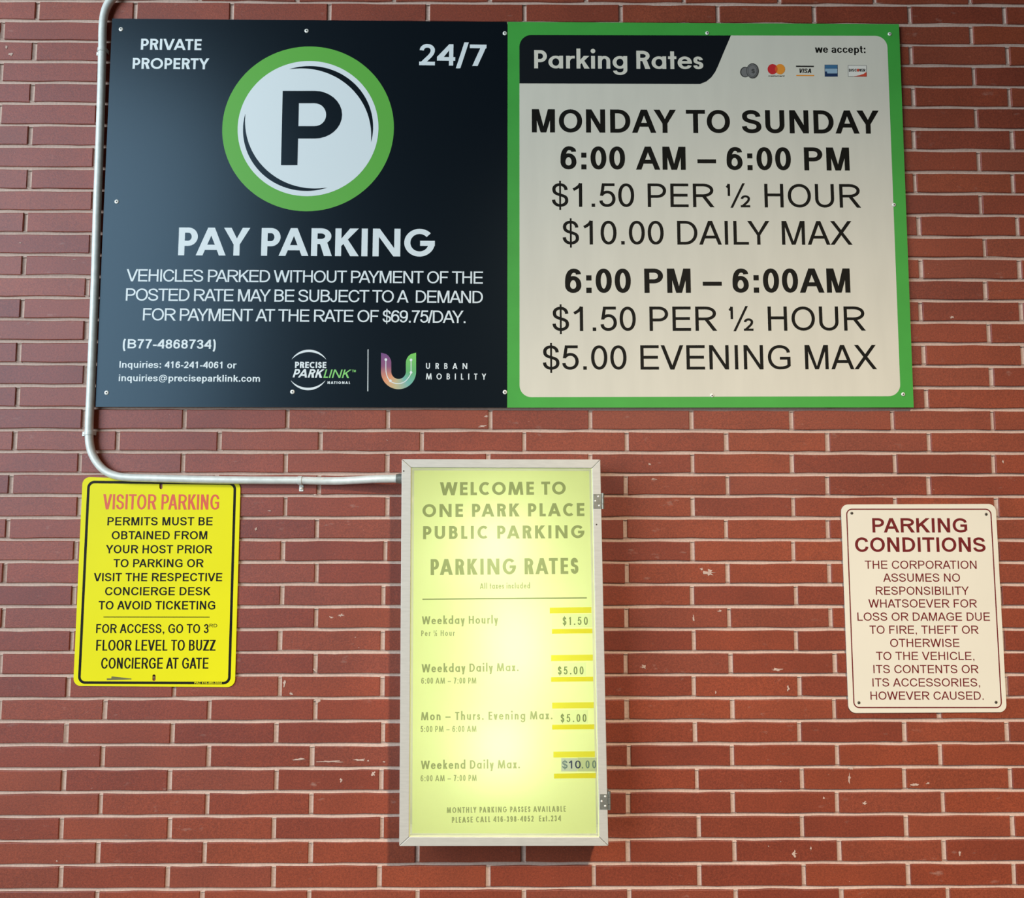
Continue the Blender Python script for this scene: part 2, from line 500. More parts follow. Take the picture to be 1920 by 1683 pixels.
        q = P.q.pop(); P.q += [[q[0], q[1], q[2], q[5]], [q[2], q[3], q[4], q[5]]]
    elif C == '5':
        P.h(W*.17, W*.95, 1-wy); P.q.append([(W*.04, .47), (W*.04+wx, .47), (W*.17+wx*.9, 1), (W*.17, 1)])
        P.path([('M', W*.12, .50), ('c', (W*.25, .60), (W*.36, .63), (W*.50, .63)), ('h', r, .335), ('v', W*.47, b), ('h', l, .275)])
    elif C in '69':
        q0 = len(P.q)
        P.path([('M', c, .61), ('h', r, .32), ('v', c, b), ('h', l, .32), ('v', c, .61)], True)
        P.k = .60; P.path([('M', l, .34), ('L', l, .46), ('v', W*.53, t), ('h', r-W*.02, .765)])
        if C == '9': P.q[q0:] = [[(W-x, 1-y) for x, y in q] for q in P.q[q0:]]
    elif C == '7':
        P.h(0, W, 1-wy)
        if G: P.p(W*.16, 0, W-hw*1.15, 1-wy*.5, hw*1.15)
        else: P.path([('M', r-wx*.1, 1-wy*.6), ('c', (W*.66, .72), (W*.38, .38), (W*.33, 0))])
    elif C == '8':
        m = .535; i = W*.04
        P.path([('M', c, t), ('h', r-i, (t+m)/2), ('v', c, m), ('h', l+i, (t+m)/2), ('v', c, t)], True)
        P.path([('M', c, m), ('h', r, (m+b)/2), ('v', c, b), ('h', l, (m+b)/2), ('v', c, m)], True)
    elif C in '.:,':
        w = max(W, wx*1.05); w2 = w if not G else wx*1.1
        def dot(y):
            if G:
                import math
                cs = [(w2/2+w2*.55*math.cos(a*math.pi/6), y+w2/2+w2*.55*math.sin(a*math.pi/6)) for a in range(12)]
                P.q.append(cs)
            else: P.rect(0, y, w, y+w*1.0)
        dot(0)
        if C == ':': dot(xh-w)
        if C == ',': P.q.append([(w, w*.2), (w, -w*.1), (w*.45, -.165), (w*.2, -.13), (w*.5, 0)])
    elif C == '/':
        P.p(0, -.12 if G else -.02, W-wx*1.05, 1.1 if G else 1.02, wx*1.05)
    elif C == '-':
        P.h(0, W, .27)
    elif C in '–—':
        P.h(0, W, .29)
    elif C in '()':
        P.path([('M', r, 1.02), ('c', (W*.3, .80), (l, .62), (l, .38)), ('c', (l, .14), (W*.3, -.08), (r, -.28))])
        if C == ')': P.q = [[(W-x, y) for x, y in q] for q in P.q]
    elif C == '½':
        s = .50
        for g, x, y, w in (('1', W*.03, .48, .30), ('2', W*.58, -.0, .78)):
            P.q += [[(x+px*s, y+py*s*1.02) for px, py in q] for q in glyph(g, w*W/1.05, wx*1.5, wy*1.5, st)]
        P.p(W*.17, -.02, W*.66, 1.02, wx*.80)
    elif C == '@':
        P.path([('M', W*.72, .02), ('c', (W*.5, -.22), (l, -.15), (l, .37)), ('v', W*.52, 1.0-wy*.4), ('h', r, .5), ('c', (r, .2), (W*.72, .12), (W*.70, .30)), ('L', W*.74, .66)], wx=wx*.62, wy=wy*.62)
        P.path([('M', W*.48, .69), ('h', W*.70, .44), ('v', W*.46, .18), ('h', W*.28, .40), ('v', W*.48, .69)], True, wx=wx*.72, wy=wy*.72)
    # ---- lower case
    elif C in 'adgq' and (G or C != 'a'):
        P.ring(0, 0, W if G else W-wx*.06, xh)
        if C == 'd': P.v(W-wx, 0, 1.1 if G else 1)
        elif C == 'q': P.v(W-wx, -.28, xh)
        elif C == 'a': P.v(W-wx, 0, xh)
        else:
            P.path([('M', r, xh), ('L', r, -.06), ('v', c, -.34+wy/2 if G else -.29+wy/2), ('h', l+W*.03, -.10)])
    elif C == 'a':
        P.path([('M', l+W*.03, xh*.69), ('v', c, xh-wy/2), ('h', W*.82, xh*.70), ('L', W*.82, xh*.25), ('c', (W*.82, xh*.1), (W*.9, wy*.5), (W, 0))][:4] + [('L', W*.82, 0)])
        P.path([('M', W*.80, xh*.56), ('c', (W*.5, xh*.52), (l, xh*.52), (l, xh*.27)), ('v', W*.40, b), ('c', (W*.62, b), (W*.80, xh*.15), (W*.82, xh*.42))])
    elif C in 'ce':
        k2 = .0
        if C == 'e':
            P.h(wx*.5, W-wx*.5, xh*.43)
            P.path([('M', r, xh*.43), ('L', r, xh*.52), ('v', c, xh-wy/2), ('h', l, xh/2), ('v', c, b), ('h', r-W*.03, xh*.30)])
        else:
            P.path([('M', r-W*.02, xh*.66), ('v', c, xh-wy/2), ('h', l, xh/2), ('v', c, b), ('h', r, xh*.36)])
    elif C in 'hn':
        P.v(0, 0, xh if C == 'n' else (1.1 if G else 1))
        P.path([('M', l, xh*.55), ('v', W*.54, xh-wy/2), ('h', r, xh*.60), ('L', r, 0)])
    elif C == 'm':
        P.v(0, 0, xh); m = W/2
        P.path([('M', l, xh*.55), ('v', W*.29, xh-wy/2), ('h', m, xh*.60), ('L', m, 0)])
        P.path([('M', m, xh*.55), ('v', W*.76, xh-wy/2), ('h', r, xh*.60), ('L', r, 0)])
    elif C == 'i':
        P.rect(0, 0, wx, xh)
        if G:
            import math
            P.q.append([(wx/2+wx*.62*math.cos(a*math.pi/6), .97+wx*.62*math.sin(a*math.pi/6)) for a in range(12)])
        else: P.rect(0, 1-wy, wx, 1)
    elif C == 'k':
        P.v(0, 0, 1.1 if G else 1)
        P.q.append([(wx*.9, xh*.30), (wx*.9, xh*.30+wx*1.2), (W-hw*1.35, xh), (W-hw*.05, xh)])
        P.q.append([(W-hw*1.28, 0), (W, 0), (W*.56, xh*.66), (W*.40, xh*.44)])
    elif C == 'o':
        P.ring(0, 0, W, xh)
    elif C == 'p':
        P.ring(wx*.06, 0, W, xh); P.v(0, -.28, xh)
    elif C == 'r':
        P.v(0, 0, xh); P.path([('M', l, xh*.52), ('v', W*.80, xh-wy/2), ('L', W, xh-wy/2)])
    elif C == 't':
        if G: P.v(W*.5-wx/2, 0, .98); P.h(0, W, xh-wy)
        else:
            P.h(0, W*.98, xh-wy); P.path([('M', W*.24+wx*.5, .96), ('L', W*.24+wx*.5, .2), ('v', W*.85, b), ('L', W, b)])
    elif C == 'u':
        P.v(W-wx, 0, xh); P.path([('M', l, xh), ('L', l, xh*.42), ('v', W*.46, b), ('h', r, xh*.45)])
    elif C == 'y':
        P.p(c-hw*.5, .0, 0, xh, hw); P.p(W*.22, -.30, W-hw, xh, hw)
    return P.q


def layout(text, style, wx, wy, ws, track=0.):
    """[(polygons, x)] and the total inked width; style 'reg','bold' grotesque or 'geo'"""
    out = []; x = 0.; first = None; last = 0.
    for i, ch in enumerate(text):
        if style == 'geo':
            w, lb, rb = _GEO[ch]
            W = w*ws if w else wx
            if ch in ',': W = wx
            if ch == '1': W = max(W, wx*1.5)
            lb, rb = lb*ws, rb*ws
        else:
            a, x0, x1 = (_BOLD if style == 'bold' else _REG)[ch]
            W, lb, rb = (x1-x0)/1466*ws, x0/1466*ws, (a-x1)/1466*ws
            if ch in 'Iil': lb += (W-wx)/2; rb += (W-wx)/2; W = wx
        if i: x += track + _KERN.get(text[i-1]+ch, 0)*ws*(.8 if style == 'geo' else 1)
        x += lb
        if ch != ' ':
            if first is None: first = x
            out.append((ch, W, x)); last = x + W
        x += W + rb
    return [(c, W, a-first) for c, W, a in out], last-first


def fit_line(text, style, width, wx, wy, mode='ws'):
    """letters of a line spread to a given inked width (in cap heights)"""
    if mode == 'ws':
        a = layout(text, style, wx, wy, .5)[1]; bb = layout(text, style, wx, wy, 1.)[1]
        ws = .5 + (width-a)/(bb-a)*.5
        return layout(text, style, wx, wy, ws)[0], ws
    n = len(text)-1; w0 = mode if isinstance(mode, float) else 1.
    a = layout(text, style, wx, wy, w0)[1]
    return layout(text, style, wx, wy, w0, (width-a)/n)[0], (width-a)/n

# ---------------------------------------------------------------- materials
FILM, LAMP = (.85, .94, .56, 1), 5.1
def brick_material():
    m = mat('red_clay_brick', (.3, .08, .05, 1), .50, 0, .55)
    n, l, b = nodes(m)
    at_ = n.new('ShaderNodeAttribute'); at_.attribute_name = 'tone'
    rp = n.new('ShaderNodeValToRGB'); e = rp.color_ramp.elements
    e[0].position = 0; e[0].color = BRICK[0]; e[1].position = 1; e[1].color = BRICK[3]
    for p, c in ((.4, BRICK[1]), (.75, BRICK[2])):
        k = e.new(p); k.color = c
    l.new(at_.outputs['Fac'], rp.inputs['Fac'])
    tc = n.new('ShaderNodeTexCoord')
    def noise(s, d=3., stretch=None):
        t = n.new('ShaderNodeTexNoise'); t.inputs['Scale'].default_value = s; t.inputs['Detail'].default_value = d
        if stretch:
            mp = n.new('ShaderNodeMapping'); mp.inputs['Scale'].default_value = stretch
            l.new(tc.outputs['Object'], mp.inputs['Vector']); l.new(mp.outputs['Vector'], t.inputs['Vector'])
        else: l.new(tc.outputs['Object'], t.inputs['Vector'])
        return t
    def ramp(src, a, c0, c, c1):
        r = n.new('ShaderNodeValToRGB'); r.color_ramp.elements[0].position = a; r.color_ramp.elements[0].color = c0
        r.color_ramp.elements[1].position = c; r.color_ramp.elements[1].color = c1
        l.new(src.outputs['Fac'], r.inputs['Fac']); return r
    def mix(a, bb, fac=1., mode='MULTIPLY'):
        x = n.new('ShaderNodeMix'); x.data_type = 'RGBA'; x.blend_type = mode
        l.new(a, x.inputs['A'])
        if hasattr(bb, 'node'): l.new(bb, x.inputs['B'])
        else: x.inputs['B'].default_value = bb
        if hasattr(fac, 'node'): l.new(fac, x.inputs['Factor'])
        else: x.inputs['Factor'].default_value = fac
        return x.outputs['Result']
    big = ramp(noise(5., 3.), .3, (.86, .86, .86, 1), .7, (1.1, 1.08, 1.06, 1))
    grain = noise(420., 2.)
    gr = ramp(grain, .32, (.80, .79, .79, 1), .68, (1.18, 1.18, 1.18, 1)); g2 = ramp(noise(170., 3.), .34, (.86, .86, .88, 1), .66, (1.12, 1.12, 1.10, 1))
    c = mix(rp.outputs['Color'], big.outputs['Color']); c = mix(c, gr.outputs['Color']); c = mix(c, g2.outputs['Color'])
    # lime bloom and mortar smears
    s1 = ramp(noise(26., 5., (1, 1, 2.2)), .66, (0, 0, 0, 1), .86, (.42, .42, .42, 1))
    s2 = ramp(noise(95., 2., (1, 1, 1.6)), .765, (0, 0, 0, 1), .80, (.75, .75, .75, 1))
    s3 = ramp(noise(3.3, 2.), .44, (.12, .12, .12, 1), .62, (1, 1, 1, 1))
    c = mix(c, (.56, .43, .37, 1), mix(s1.outputs['Color'], s3.outputs['Color']), 'MIX')
    c = mix(c, (.64, .47, .40, 1), mix(s2.outputs['Color'], s3.outputs['Color']), 'MIX')
    l.new(c, b.inputs['Base Color'])
    bp = n.new('ShaderNodeBump'); bp.inputs['Strength'].default_value = .35; bp.inputs['Distance'].default_value = .0012
    l.new(grain.outputs['Fac'], bp.inputs['Height']); l.new(bp.outputs['Normal'], b.inputs['Normal'])
    return m


BRICK = [(.220, .044, .022, 1), (.262, .053, .024, 1), (.286, .061, .026, 1), (.246, .057, .031, 1)]
M_brick = brick_material()
M_brick.node_tree.nodes['Principled BSDF'].inputs['Specular Tint'].default_value = (.72, .82, 1.0, 1)
M_mortar = weather(mat('lime_mortar', (.62, .46, .40, 1), .95, 0, .2), 160, .22, .5)
M_navy = mat('navy_print', (.0040, .0065, .0100, 1), .27, 0, .40)
M_navy.node_tree.nodes['Principled BSDF'].inputs['Specular Tint'].default_value = (.48, .74, 1.0, 1)
M_header = mat('navy_ink', (.0045, .0070, .0105, 1), .55, 0, .15)
M_white = weather(mat('white_print', (.73, .69, .60, 1), .5, 0, .2), 6, .06, stretch=(3, 1, .6))
M_white_ink = mat('white_ink', (.76, .82, .86, 1), .45, 0, .4)
M_green = weather(mat('green_print', (.060, .400, .060, 1), .45, 0, .4), 9, .10)
M_lime = mat('lime_green_print', (.115, .43, .055, 1), .45, 0, .4)
M_lightlime = mat('light_green_ink', (.22, .62, .16, 1), .5)
M_ink = mat('black_ink', (.006, .006, .005, 1), .55, 0, .15)
M_edge = mat('panel_edge', (.10, .11, .10, 1), .6)
M_steel = mat('zinc_screw', (.85, .84, .80, 1), .4, .15)
M_dark = mat('dark_recess', (.012, .012, .012, 1), .7)
M_galv = weather(mat('galvanised_steel', (.80, .84, .83, 1), .42, .12), 60, .16, 0, 3, (1, 1, 1))
M_alu = weather(mat('satin_aluminium', (.66, .65, .62, 1), .48, .25), 30, .10, 0, 4, (1, 1, 6))
M_hinge = weather(mat('zinc_plated_hinge', (.36, .37, .34, 1), .42, .6), 200, .25)
M_yellow = weather(mat('yellow_enamel', (.86, .80, .010, 1), .42, 0, .12), 5, .05)
M_red = mat('orange_red_ink', (.72, .085, .035, 1), .5)
M_cream = weather(mat('cream_enamel', (.80, .76, .66, 1), .42, 0, .4), 5, .04)
M_maroon = mat('maroon_ink', (.155, .006, .010, 1), .5)

# ---------------------------------------------------------------- the brick wall
WALL = .012                                   # brick faces stand this far behind the big signs' faces
COURSE, FIRST = -.0666158, .05566279
RES = [10, 11, 11, 10, 9, 8, 5, 3, 0, -2, -3.5, -6, -7, -7.5, -7, -7, -8, -10, -10, -10, -10, -9, -8, -6, -5, -3, -2, -1, 1, 2, 2.5, 3, 4, 5, 6, 6, 6.5, 6, 5, 4.5, 4]


def bed(k, x):
    """height of the centre of bed joint k"""
    kk = min(max(k, 0), len(RES)-1)
    return TOP + FIRST + COURSE*k + RES[kk]*.001 + max(0, 10-kk)/10*.006*x/2.8


rw = random.Random(3)
X0, X1 = -3.3, 5.6
K0, K1 = -18, 48
bv, bf, bm, bs, tone = [], [], [], [], []
PER = .30455


def wv(v, f, m, sm, t):
    k = len(bv); bv.extend(v); bf.extend(tuple(i+k for i in q) for q in f); bm.extend([m]*len(f)); bs.extend([sm]*len(f)); tone.extend([t]*len(v))


def make_brick(xa, xb, k):
    t = rw.random(); dy = rw.uniform(0, .0012); tl = rw.uniform(-.0009, .0009)
    n = 7; ga = rw.uniform(.0042, .0056); gb = rw.uniform(.0042, .0056); ph = rw.random()*9
    rows = []
    for i in range(n):
        u = i/(n-1); x = xa+(xb-xa)*u
        zt = bed(k, x)-ga + math.sin(x*31+ph)*.0007 + rw.uniform(-.0006, .0006); zb = bed(k+1, x)+gb + math.sin(x*27-ph)*.0007 + rw.uniform(-.0006, .0006)
        xe = (.0019 if i == 0 else -.0019 if i == n-1 else 0)
        y0 = WALL+dy+tl*(u-.5)
        rows.append([(x, y0+.05, zt), (x, y0+.0020, zt), (x+xe*.3, y0+.0006, zt-.0007), (x+xe, y0, zt-.0019),
                     (x+xe, y0, zb+.0019), (x+xe*.3, y0+.0006, zb+.0007), (x, y0+.0020, zb), (x, y0+.05, zb)])
    v = [p for r in rows for p in r]; f = []
    for i in range(n-1):
        for j in range(7):
            f.append((i*8+j, i*8+j+1, (i+1)*8+j+1, (i+1)*8+j))
    e = len(v)
    for r, d in ((rows[0], 1), (rows[-1], -1)):   # rounded ends
        o = len(v)
        x = r[0][0]
        ring = [(r[3][0], r[3][1], r[3][2]), (r[4][0], r[4][1], r[4][2]), (x, r[3][1]+.002, r[4][2]), (x, r[3][1]+.002, r[3][2]), (x, r[0][1], r[4][2]), (x, r[0][1], r[3][2]),
                (x, r[0][1], r[0][2]), (x, r[1][1], r[1][2]), (x, r[7][1], r[7][2]), (x, r[6][1], r[6][2])]
        v += ring
        g = [(0, 3, 2, 1), (3, 5, 4, 2), (3, 7, 6, 5), (2, 4, 8, 9), (0, 7, 3), (1, 2, 9)]
        f += [tuple(o+i for i in (q if d > 0 else q[::-1])) for q in g]
    wv(v, f, 0, False, t)


PROFILE = [(-1, -.0008), (-.62, .0030), (-.2, .0056), (.25, .0056), (.65, .0034), (1, .0000)]
joints = {}
for k in range(K0, K1):
    x0 = (-.2425 if k % 2 == 0 else -.0430)
    a = math.floor((X0-x0)/PER)
    js = [x0+PER*i+rw.uniform(-.004, .004) + (.0 if k < 24 else -.003) for i in range(a, a+31)]
    joints[k] = js
    for i in range(len(js)-1):
        g = rw.uniform(.0054, .0074), rw.uniform(.0054, .0074)
        make_brick(js[i]+g[0], js[i+1]-g[1], k)
for k in range(K0, K1+1):                      # bed joints: a tooled groove along the whole wall
    n = 224; v = []; f = []; ph = rw.random()*10
    for i in range(n):
        x = X0-.1+(X1-X0+.2)*i/(n-1); w = .0074; z = bed(k, x)+math.sin(x*9+ph)*.0008
        dd = math.sin(x*5.3+ph*2)*.0006 + rw.uniform(-.0004, .0004)
        for a, d in PROFILE:
            v.append((x, WALL+.0026+d*.8+dd, z-a*w))
    for i in range(n-1):
        for j in range(len(PROFILE)-1):
            f.append((i*6+j, i*6+j+1, (i+1)*6+j+1, (i+1)*6+j))
    wv(v, f, 1, True, .5)
for k, js in joints.items():                   # head joints
    for x in js:
        v = []; f = []; w = .0094; dx = rw.uniform(-.001, .001)
        for i in range(4):
            z = bed(k, x)-.004 + (bed(k+1, x)+.004-bed(k, x)+.004)*i/3; s = rw.uniform(-.0005, .0005)
            for a, d in PROFILE:
                v.append((x+dx+a*w+s, WALL+.0027+d*.8, z))
        for i in range(3):
            for j in range(5):
                f.append((i*6+j, i*6+j+1, (i+1)*6+j+1, (i+1)*6+j))
        wv(v, f, 1, True, .5)
# solid body of the wall behind the face brick
k = len(bv)
za, zb = bed(K1, 0)-.02, bed(K0, 0)+.02
body = [(x, y, z) for x in (X0, X1) for y in (WALL+.03, WALL+.25) for z in (za, zb)]
wv(body, [(0, 1, 3, 2), (4, 6, 7, 5), (0, 4, 5, 1), (2, 3, 7, 6), (0, 2, 6, 4), (1, 5, 7, 3)], 1, False, .5)
# dabs of mortar left on the faces
for sx, sy, rx, ry in ((912, 780, 5, 3), (905, 799, 14, 3), (640, 1153, 9, 4), (621, 1157, 6, 3), (620, 1427, 34, 3), (560, 1423, 20, 3), (672, 1424, 20, 3), (590, 1256, 5, 4), (594, 1312, 8, 7),
                       (546, 1300, 5, 5), (533, 1282, 5, 9), (107, 1614, 3, 2), (1300, 1160, 3, 9), (1330, 1073, 14, 8), (1315, 1066, 6, 3), (1207, 1250, 9, 7), (1455, 1255, 17, 4), (1592, 1458, 5, 12), (1595, 1440, 8, 4),
                       (1620, 1505, 8, 4), (1489, 1600, 8, 10), (1441, 1586, 2, 2), (1800, 1598, 4, 7), (1520, 1590, 2, 6), (1545, 1495, 4, 3), (20, 102, 7, 4), (12, 88, 3, 5), (38, 455, 4, 1.5), (140, 486, 5, 1.5),
                       (1715, 1470, 10, 4), (1740, 1468, 6, 3), (700, 1450, 5, 6), (640, 1463, 4, 5), (585, 1580, 3, 3), (690, 1426, 4, 2), (720, 1428, 3, 2), (590, 927, 4, 2), (505, 957, 7, 1.5), (480, 992, 3, 5),
                       (1785, 595, 7, 4), (1880, 865, 3, 5), (1218, 870, 5, 3), (1225, 898, 12, 2), (1350, 1145, 6, 3), (1478, 1290, 3, 8), (1342, 1298, 2, 6)):
    c = at(sx, sy, WALL-.0005); sc = .00157
    pts = []
    for i in range(14):
        a = 2*math.pi*i/14; q = rw.uniform(.2, .95)
        pts.append((c.x+math.cos(a)*rx*sc*q, WALL-.0006+rw.uniform(0, .0002), c.z+math.sin(a)*ry*sc*q))
    wv([(c.x, WALL-.0009, c.z)]+pts, [(0, i+1, (i+1) % 14+1) for i in range(14)], 1, True, .5)
wall = build('wall_back', bv, bf, [M_brick, M_mortar], None, bm, bs, None, tone)
wall['kind'] = 'structure'

def lines(name, y, rows, m, parent):
    for r_ in rows: write(MB(), y, [r_]).build(name, m, parent)


# ---------------------------------------------------------------- the two big sign panels
FACE = 0.
S1 = thing('parking_sign', 'dark navy square sign reading PAY PARKING with large round green P emblem', 'sign', at(565, 762, 0))
seam_t, seam_b = at(951.4, 41.0, 0), at(950.6, 763.9, 0)
tl, bl, tr, br = at(210.4, 34.8, 0), at(178.2, 762.6, 0), at(1685.6, 45.4, 0), at(1713.2, 763.6, 0)
o = [(tl.x, tl.z), (seam_t.x-.0006, seam_t.z), (seam_b.x-.0006, seam_b.z), (bl.x, bl.z)]
mb = MB(); mb.prism(o, FACE, FACE+.006); mb.m = [0 if i < 2 else 1 for i in range(len(mb.f))]
mb.build('panel', [M_navy, M_edge], S1)
L1, L2, L3 = FACE-.0003, FACE-.0006, FACE-.0009
cc = at(577.8, 240.2, 0)


def disc(mb, y, r0, r1, n=96, m=0):
    v = []; f = []
    for i in range(n):
        a = 2*math.pi*i/n
        for r in (r0, r1): v.append((cc.x+r*math.cos(a), y, cc.z+r*math.sin(a)))
    for i in range(n):
        j = (i+1) % n; f.append((2*i, 2*j, 2*j+1, 2*i+1))
    return mb.add(v, f, m)


mb = MB(); disc(mb, L1, .2, .2640); mb.build('emblem_ring', M_lime, S1, 'bright green ring')
mb = MB(); disc(mb, L2, 0, .2165); mb.build('emblem_disc', M_white_ink, S1, 'white disc')
for s in (0, math.pi):
    mb = MB(); v = []; f = []; n = 40
    for i in range(n+1):
        u = i/n; a = math.radians(-13+121.5*u)+s; t = .0178*math.sin(math.pi*u)**.85 if 0 < u < 1 else 0
        ro = .1995+.0012*math.sin(math.pi*u); ri = ro-t
        for r in (ri, ro): v.append((cc.x+r*math.cos(a), L3, cc.z+r*math.sin(a)))
    for i in range(n): f.append((2*i, 2*i+2, 2*i+3, 2*i+1))
    mb.add(v, f); mb.build('emblem_crescent', M_navy, S1)
pn = Pen(29.8, 23.3, .5523)
pn.path([('M', 545, 181.9), ('L', 590, 181.9), ('h', 626.4, 215), ('v', 590, 248), ('L', 545, 248)])
pn.q.append([(530, 170.2), (561, 170.2), (557.6, 309.5), (526.8, 309.5)])
mb = MB(); px(mb, L3, pn.q); mb.build('emblem_letter', M_navy, S1)
lines('corner_lettering', L1, [('PRIVATE', 'geo', 263.9, 93.0, 377.5, 94.1, 20.6, .205, .18), ('PROPERTY', 'geo', 248.4, 128.9, 391.7, 130.0, 20.4, .205, .18)], M_white_ink, S1)
lines('hours_lettering', L1, [('24/7', 'geo', 785.8, 122.2, 911.8, 123.8, 40, .19, .17)], M_white_ink, S1)
lines('heading_lettering', L1, [('PAY PARKING', 'geo', 333.8, 478.4, 815, 481.0, 52, .215, .185)], M_white_ink, S1)
lines('notice_lettering', L1, [('VEHICLES PARKED WITHOUT PAYMENT OF THE', 'reg', 236.7, 527.2, 905.4, 531.7, 22.8, .138, .118, 'track'),
                      ('POSTED RATE MAY BE SUBJECT TO A  DEMAND', 'reg', 235.6, 563.4, 905.4, 568.2, 23, .138, .118, 'track'),
                      ('FOR PAYMENT AT THE RATE OF $69.75/DAY.', 'reg', 267.7, 600.5, 872.6, 605.4, 23, .138, .118, 'track')], M_white_ink, S1)
lines('number_lettering', L1, [('(B77-4868734)', 'bold', 230, 652.8, 404.2, 653.8, 17.2, .20, .16)], M_white_ink, S1)
lines('contact_lettering', L1, [('Inquiries: 416-241-4061 or', 'bold', 223.7, 689.2, 443.3, 690.4, 12.4, .20, .16),
                      ('inquiries@preciseparklink.com', 'bold', 222.5, 714.3, 487.3, 715.5, 12.4, .20, .16)], M_white_ink, S1)
# round company mark
mb = MB(); c2 = (579.2, 693.3)
for s, a0, a1 in ((-1, 31, 149), (1, 31, 149)):
    v = []; n = 30
    for i in range(n+1):
        u = i/n; a = math.radians(a0+(a1-a0)*u); t = 4.6*math.sin(math.pi*u)**.8 if 0 < u < 1 else 0
        for r in (38-t, 38): v.append((c2[0]+r*math.cos(a) - (1.5 if s > 0 else 0), c2[1]+s*r*math.sin(a)))
    px(mb, L1, [[v[2*i], v[2*i+2], v[2*i+3], v[2*i+1]] for i in range(n)])
write(mb, L1, [('PRECISE', 'geo', 553, 689.6, 611.8, 690.0, 11.6, .25, .21), ('PARK', 'geo', 548.6, 707.2, 608.2, 707.9, 15.6, .22, .19, 'ws', .27),
               ('NATIONAL', 'geo', 614, 719.4, 656.3, 719.6, 4.8, .28, .24, 1.0)])
write(mb, L1, [('LINK', 'geo', 606.2, 708.0, 658.8, 708.4, 15.6, .17, .15, 'ws', .27), ('TM', 'reg', 659.8, 697.4, 667, 697.5, 4.4, .16, .14)], 1)
mb.build('round_company_mark', [M_white_ink, M_lightlime], S1)
mb = MB(); px(mb, L1, [[(689.3, 654.7), (690.9, 654.7), (690.4, 733.3), (688.8, 733.3)]]); mb.build('divider_line', M_white_ink, S1)
# the U shaped mark, its own colours run along the stroke
def u_mark():
    m = mat('rainbow_print', (.5, .5, .5, 1), .45)
    n, l, b = nodes(m)
    a = n.new('ShaderNodeAttribute'); a.attribute_name = 'tone'
    r = n.new('ShaderNodeValToRGB'); e = r.color_ramp.elements
    e[0].position = 0; e[0].color = lin(112, 66, 128); e[1].position = 1; e[1].color = lin(118, 205, 90)
    for p, c in ((.16, (140, 78, 120)), (.33, (226, 150, 110)), (.46, (196, 182, 140)), (.62, (112, 178, 172)), (.78, (96, 178, 110))):
        k = e.new(p); k.color = lin(*c)
    l.new(a.outputs['Fac'], r.inputs['Fac']); l.new(r.outputs['Color'], b.inputs['Base Color'])
    path = [(724, 661 + i*33.5/14) for i in range(15)]
    cx, cy, R = 747.3, 696.5, 23.3
    path += [(cx-R*math.cos(math.pi*i/36), cy+R*math.sin(math.pi*i/36)) for i in range(37)]
    path += [(770.6, 694.5-i*33.5/14) for i in range(15)]
    hw = 9.6; v = []; f = []; t = []
    N = len(path)
    for i, (x, y) in enumerate(path):
        if i < 15: nx, ny = 1., 0.
        elif i < 52:
            d = math.pi*(i-15)/36; nx, ny = math.cos(d), -math.sin(d)
        else: nx, ny = -1., 0.
        inn = hw
        j = i if i < 15 else (N-1-i if i >= 52 else 99)
        if j < 15:                                  # quarter round cut at both tips
            dd = j*33.5/14
            inn = -hw + math.sqrt(max(0, (2*hw)**2 - max(0, 2*hw-dd)**2)) if dd < 2*hw else hw
        for s in (-hw, inn):
            p = at(x+nx*s, y+ny*s, L1); v.append(p); t.append(i/(N-1))
    for i in range(N-1): f.append((2*i, 2*i+1, 2*i+3, 2*i+2))
    return build('letter_mark', v, f, m, S1, None, False, 'rainbow coloured letter U', t)


u_mark()
pn = Pen(1.5, 1.5)
pn.path([('M', 723.5, 674), ('L', 723.5, 692), ('c', (724, 705), (728, 712), (735, 716.5)), ('c', (745, 721), (758, 720), (765, 709)), ('c', (769, 704), (770.7, 701), (770.7, 696)), ('L', 770.7, 674)])
mb = MB(); px(mb, L2, pn.q + [oval(x, y, 2.6, 2.6, 14) for x, y in ((723.5, 674), (732, 713.6), (770.7, 698), (770.7, 674.5))]); mb.build('letter_mark_line', M_white_ink, S1)
lines('mobility_lettering', L1, [('URBAN', 'geo', 798.7, 691.4, 876, 691.8, 11.2, .17, .15, .82), ('MOBILITY', 'geo', 798.7, 711.0, 911.5, 711.5, 11.2, .17, .15, .82)], M_white_ink, S1)
for a, b in ((227, 55), (575, 58), (946.6, 62.6), (219, 378), (200, 736), (548.5, 734.5), (946.8, 735)):
    screw('screw', a, b, FACE, .0068, [M_steel, M_dark], S1)

S2 = thing('rates_sign', 'square white sign with a green border listing Parking Rates and MONDAY TO SUNDAY', 'sign', at(1330, 763, 0))
o = [(seam_t.x+.0006, seam_t.z), (tr.x, tr.z), (br.x, br.z), (seam_b.x+.0006, seam_b.z)]
mb = MB(); mb.prism(o, FACE, FACE+.006); mb.m = [0 if i < 2 else 1 for i in range(len(mb.f))]
mb.build('panel', [M_green, M_edge], S2)
iw = [(973.9, 65.6), (1663.2, 67.2), (1688.6, 742.5), (974.2, 744.4)]
mb = MB(); px(mb, L1, [rounded([Vector(p) for p in iw], 22)]); mb.build('white_field', M_white, S2)
hd = rounded([Vector(p) for p in iw], 22)[:9] + [(1370.3, 66.5), (1356, 100), (1346, 124), (1341, 134.5), (1334, 144.5), (1324.5, 152.5), (1312.5, 157.4), (974.0, 156.2)]
mb = MB(); px(mb, L2, [hd]); mb.build('header_band', M_header, S2)
lines('header_lettering', L3, [('Parking Rates', 'geo', 1001.6, 128.0, 1318.7, 129.8, 34, .205, .18)], M_white, S2)
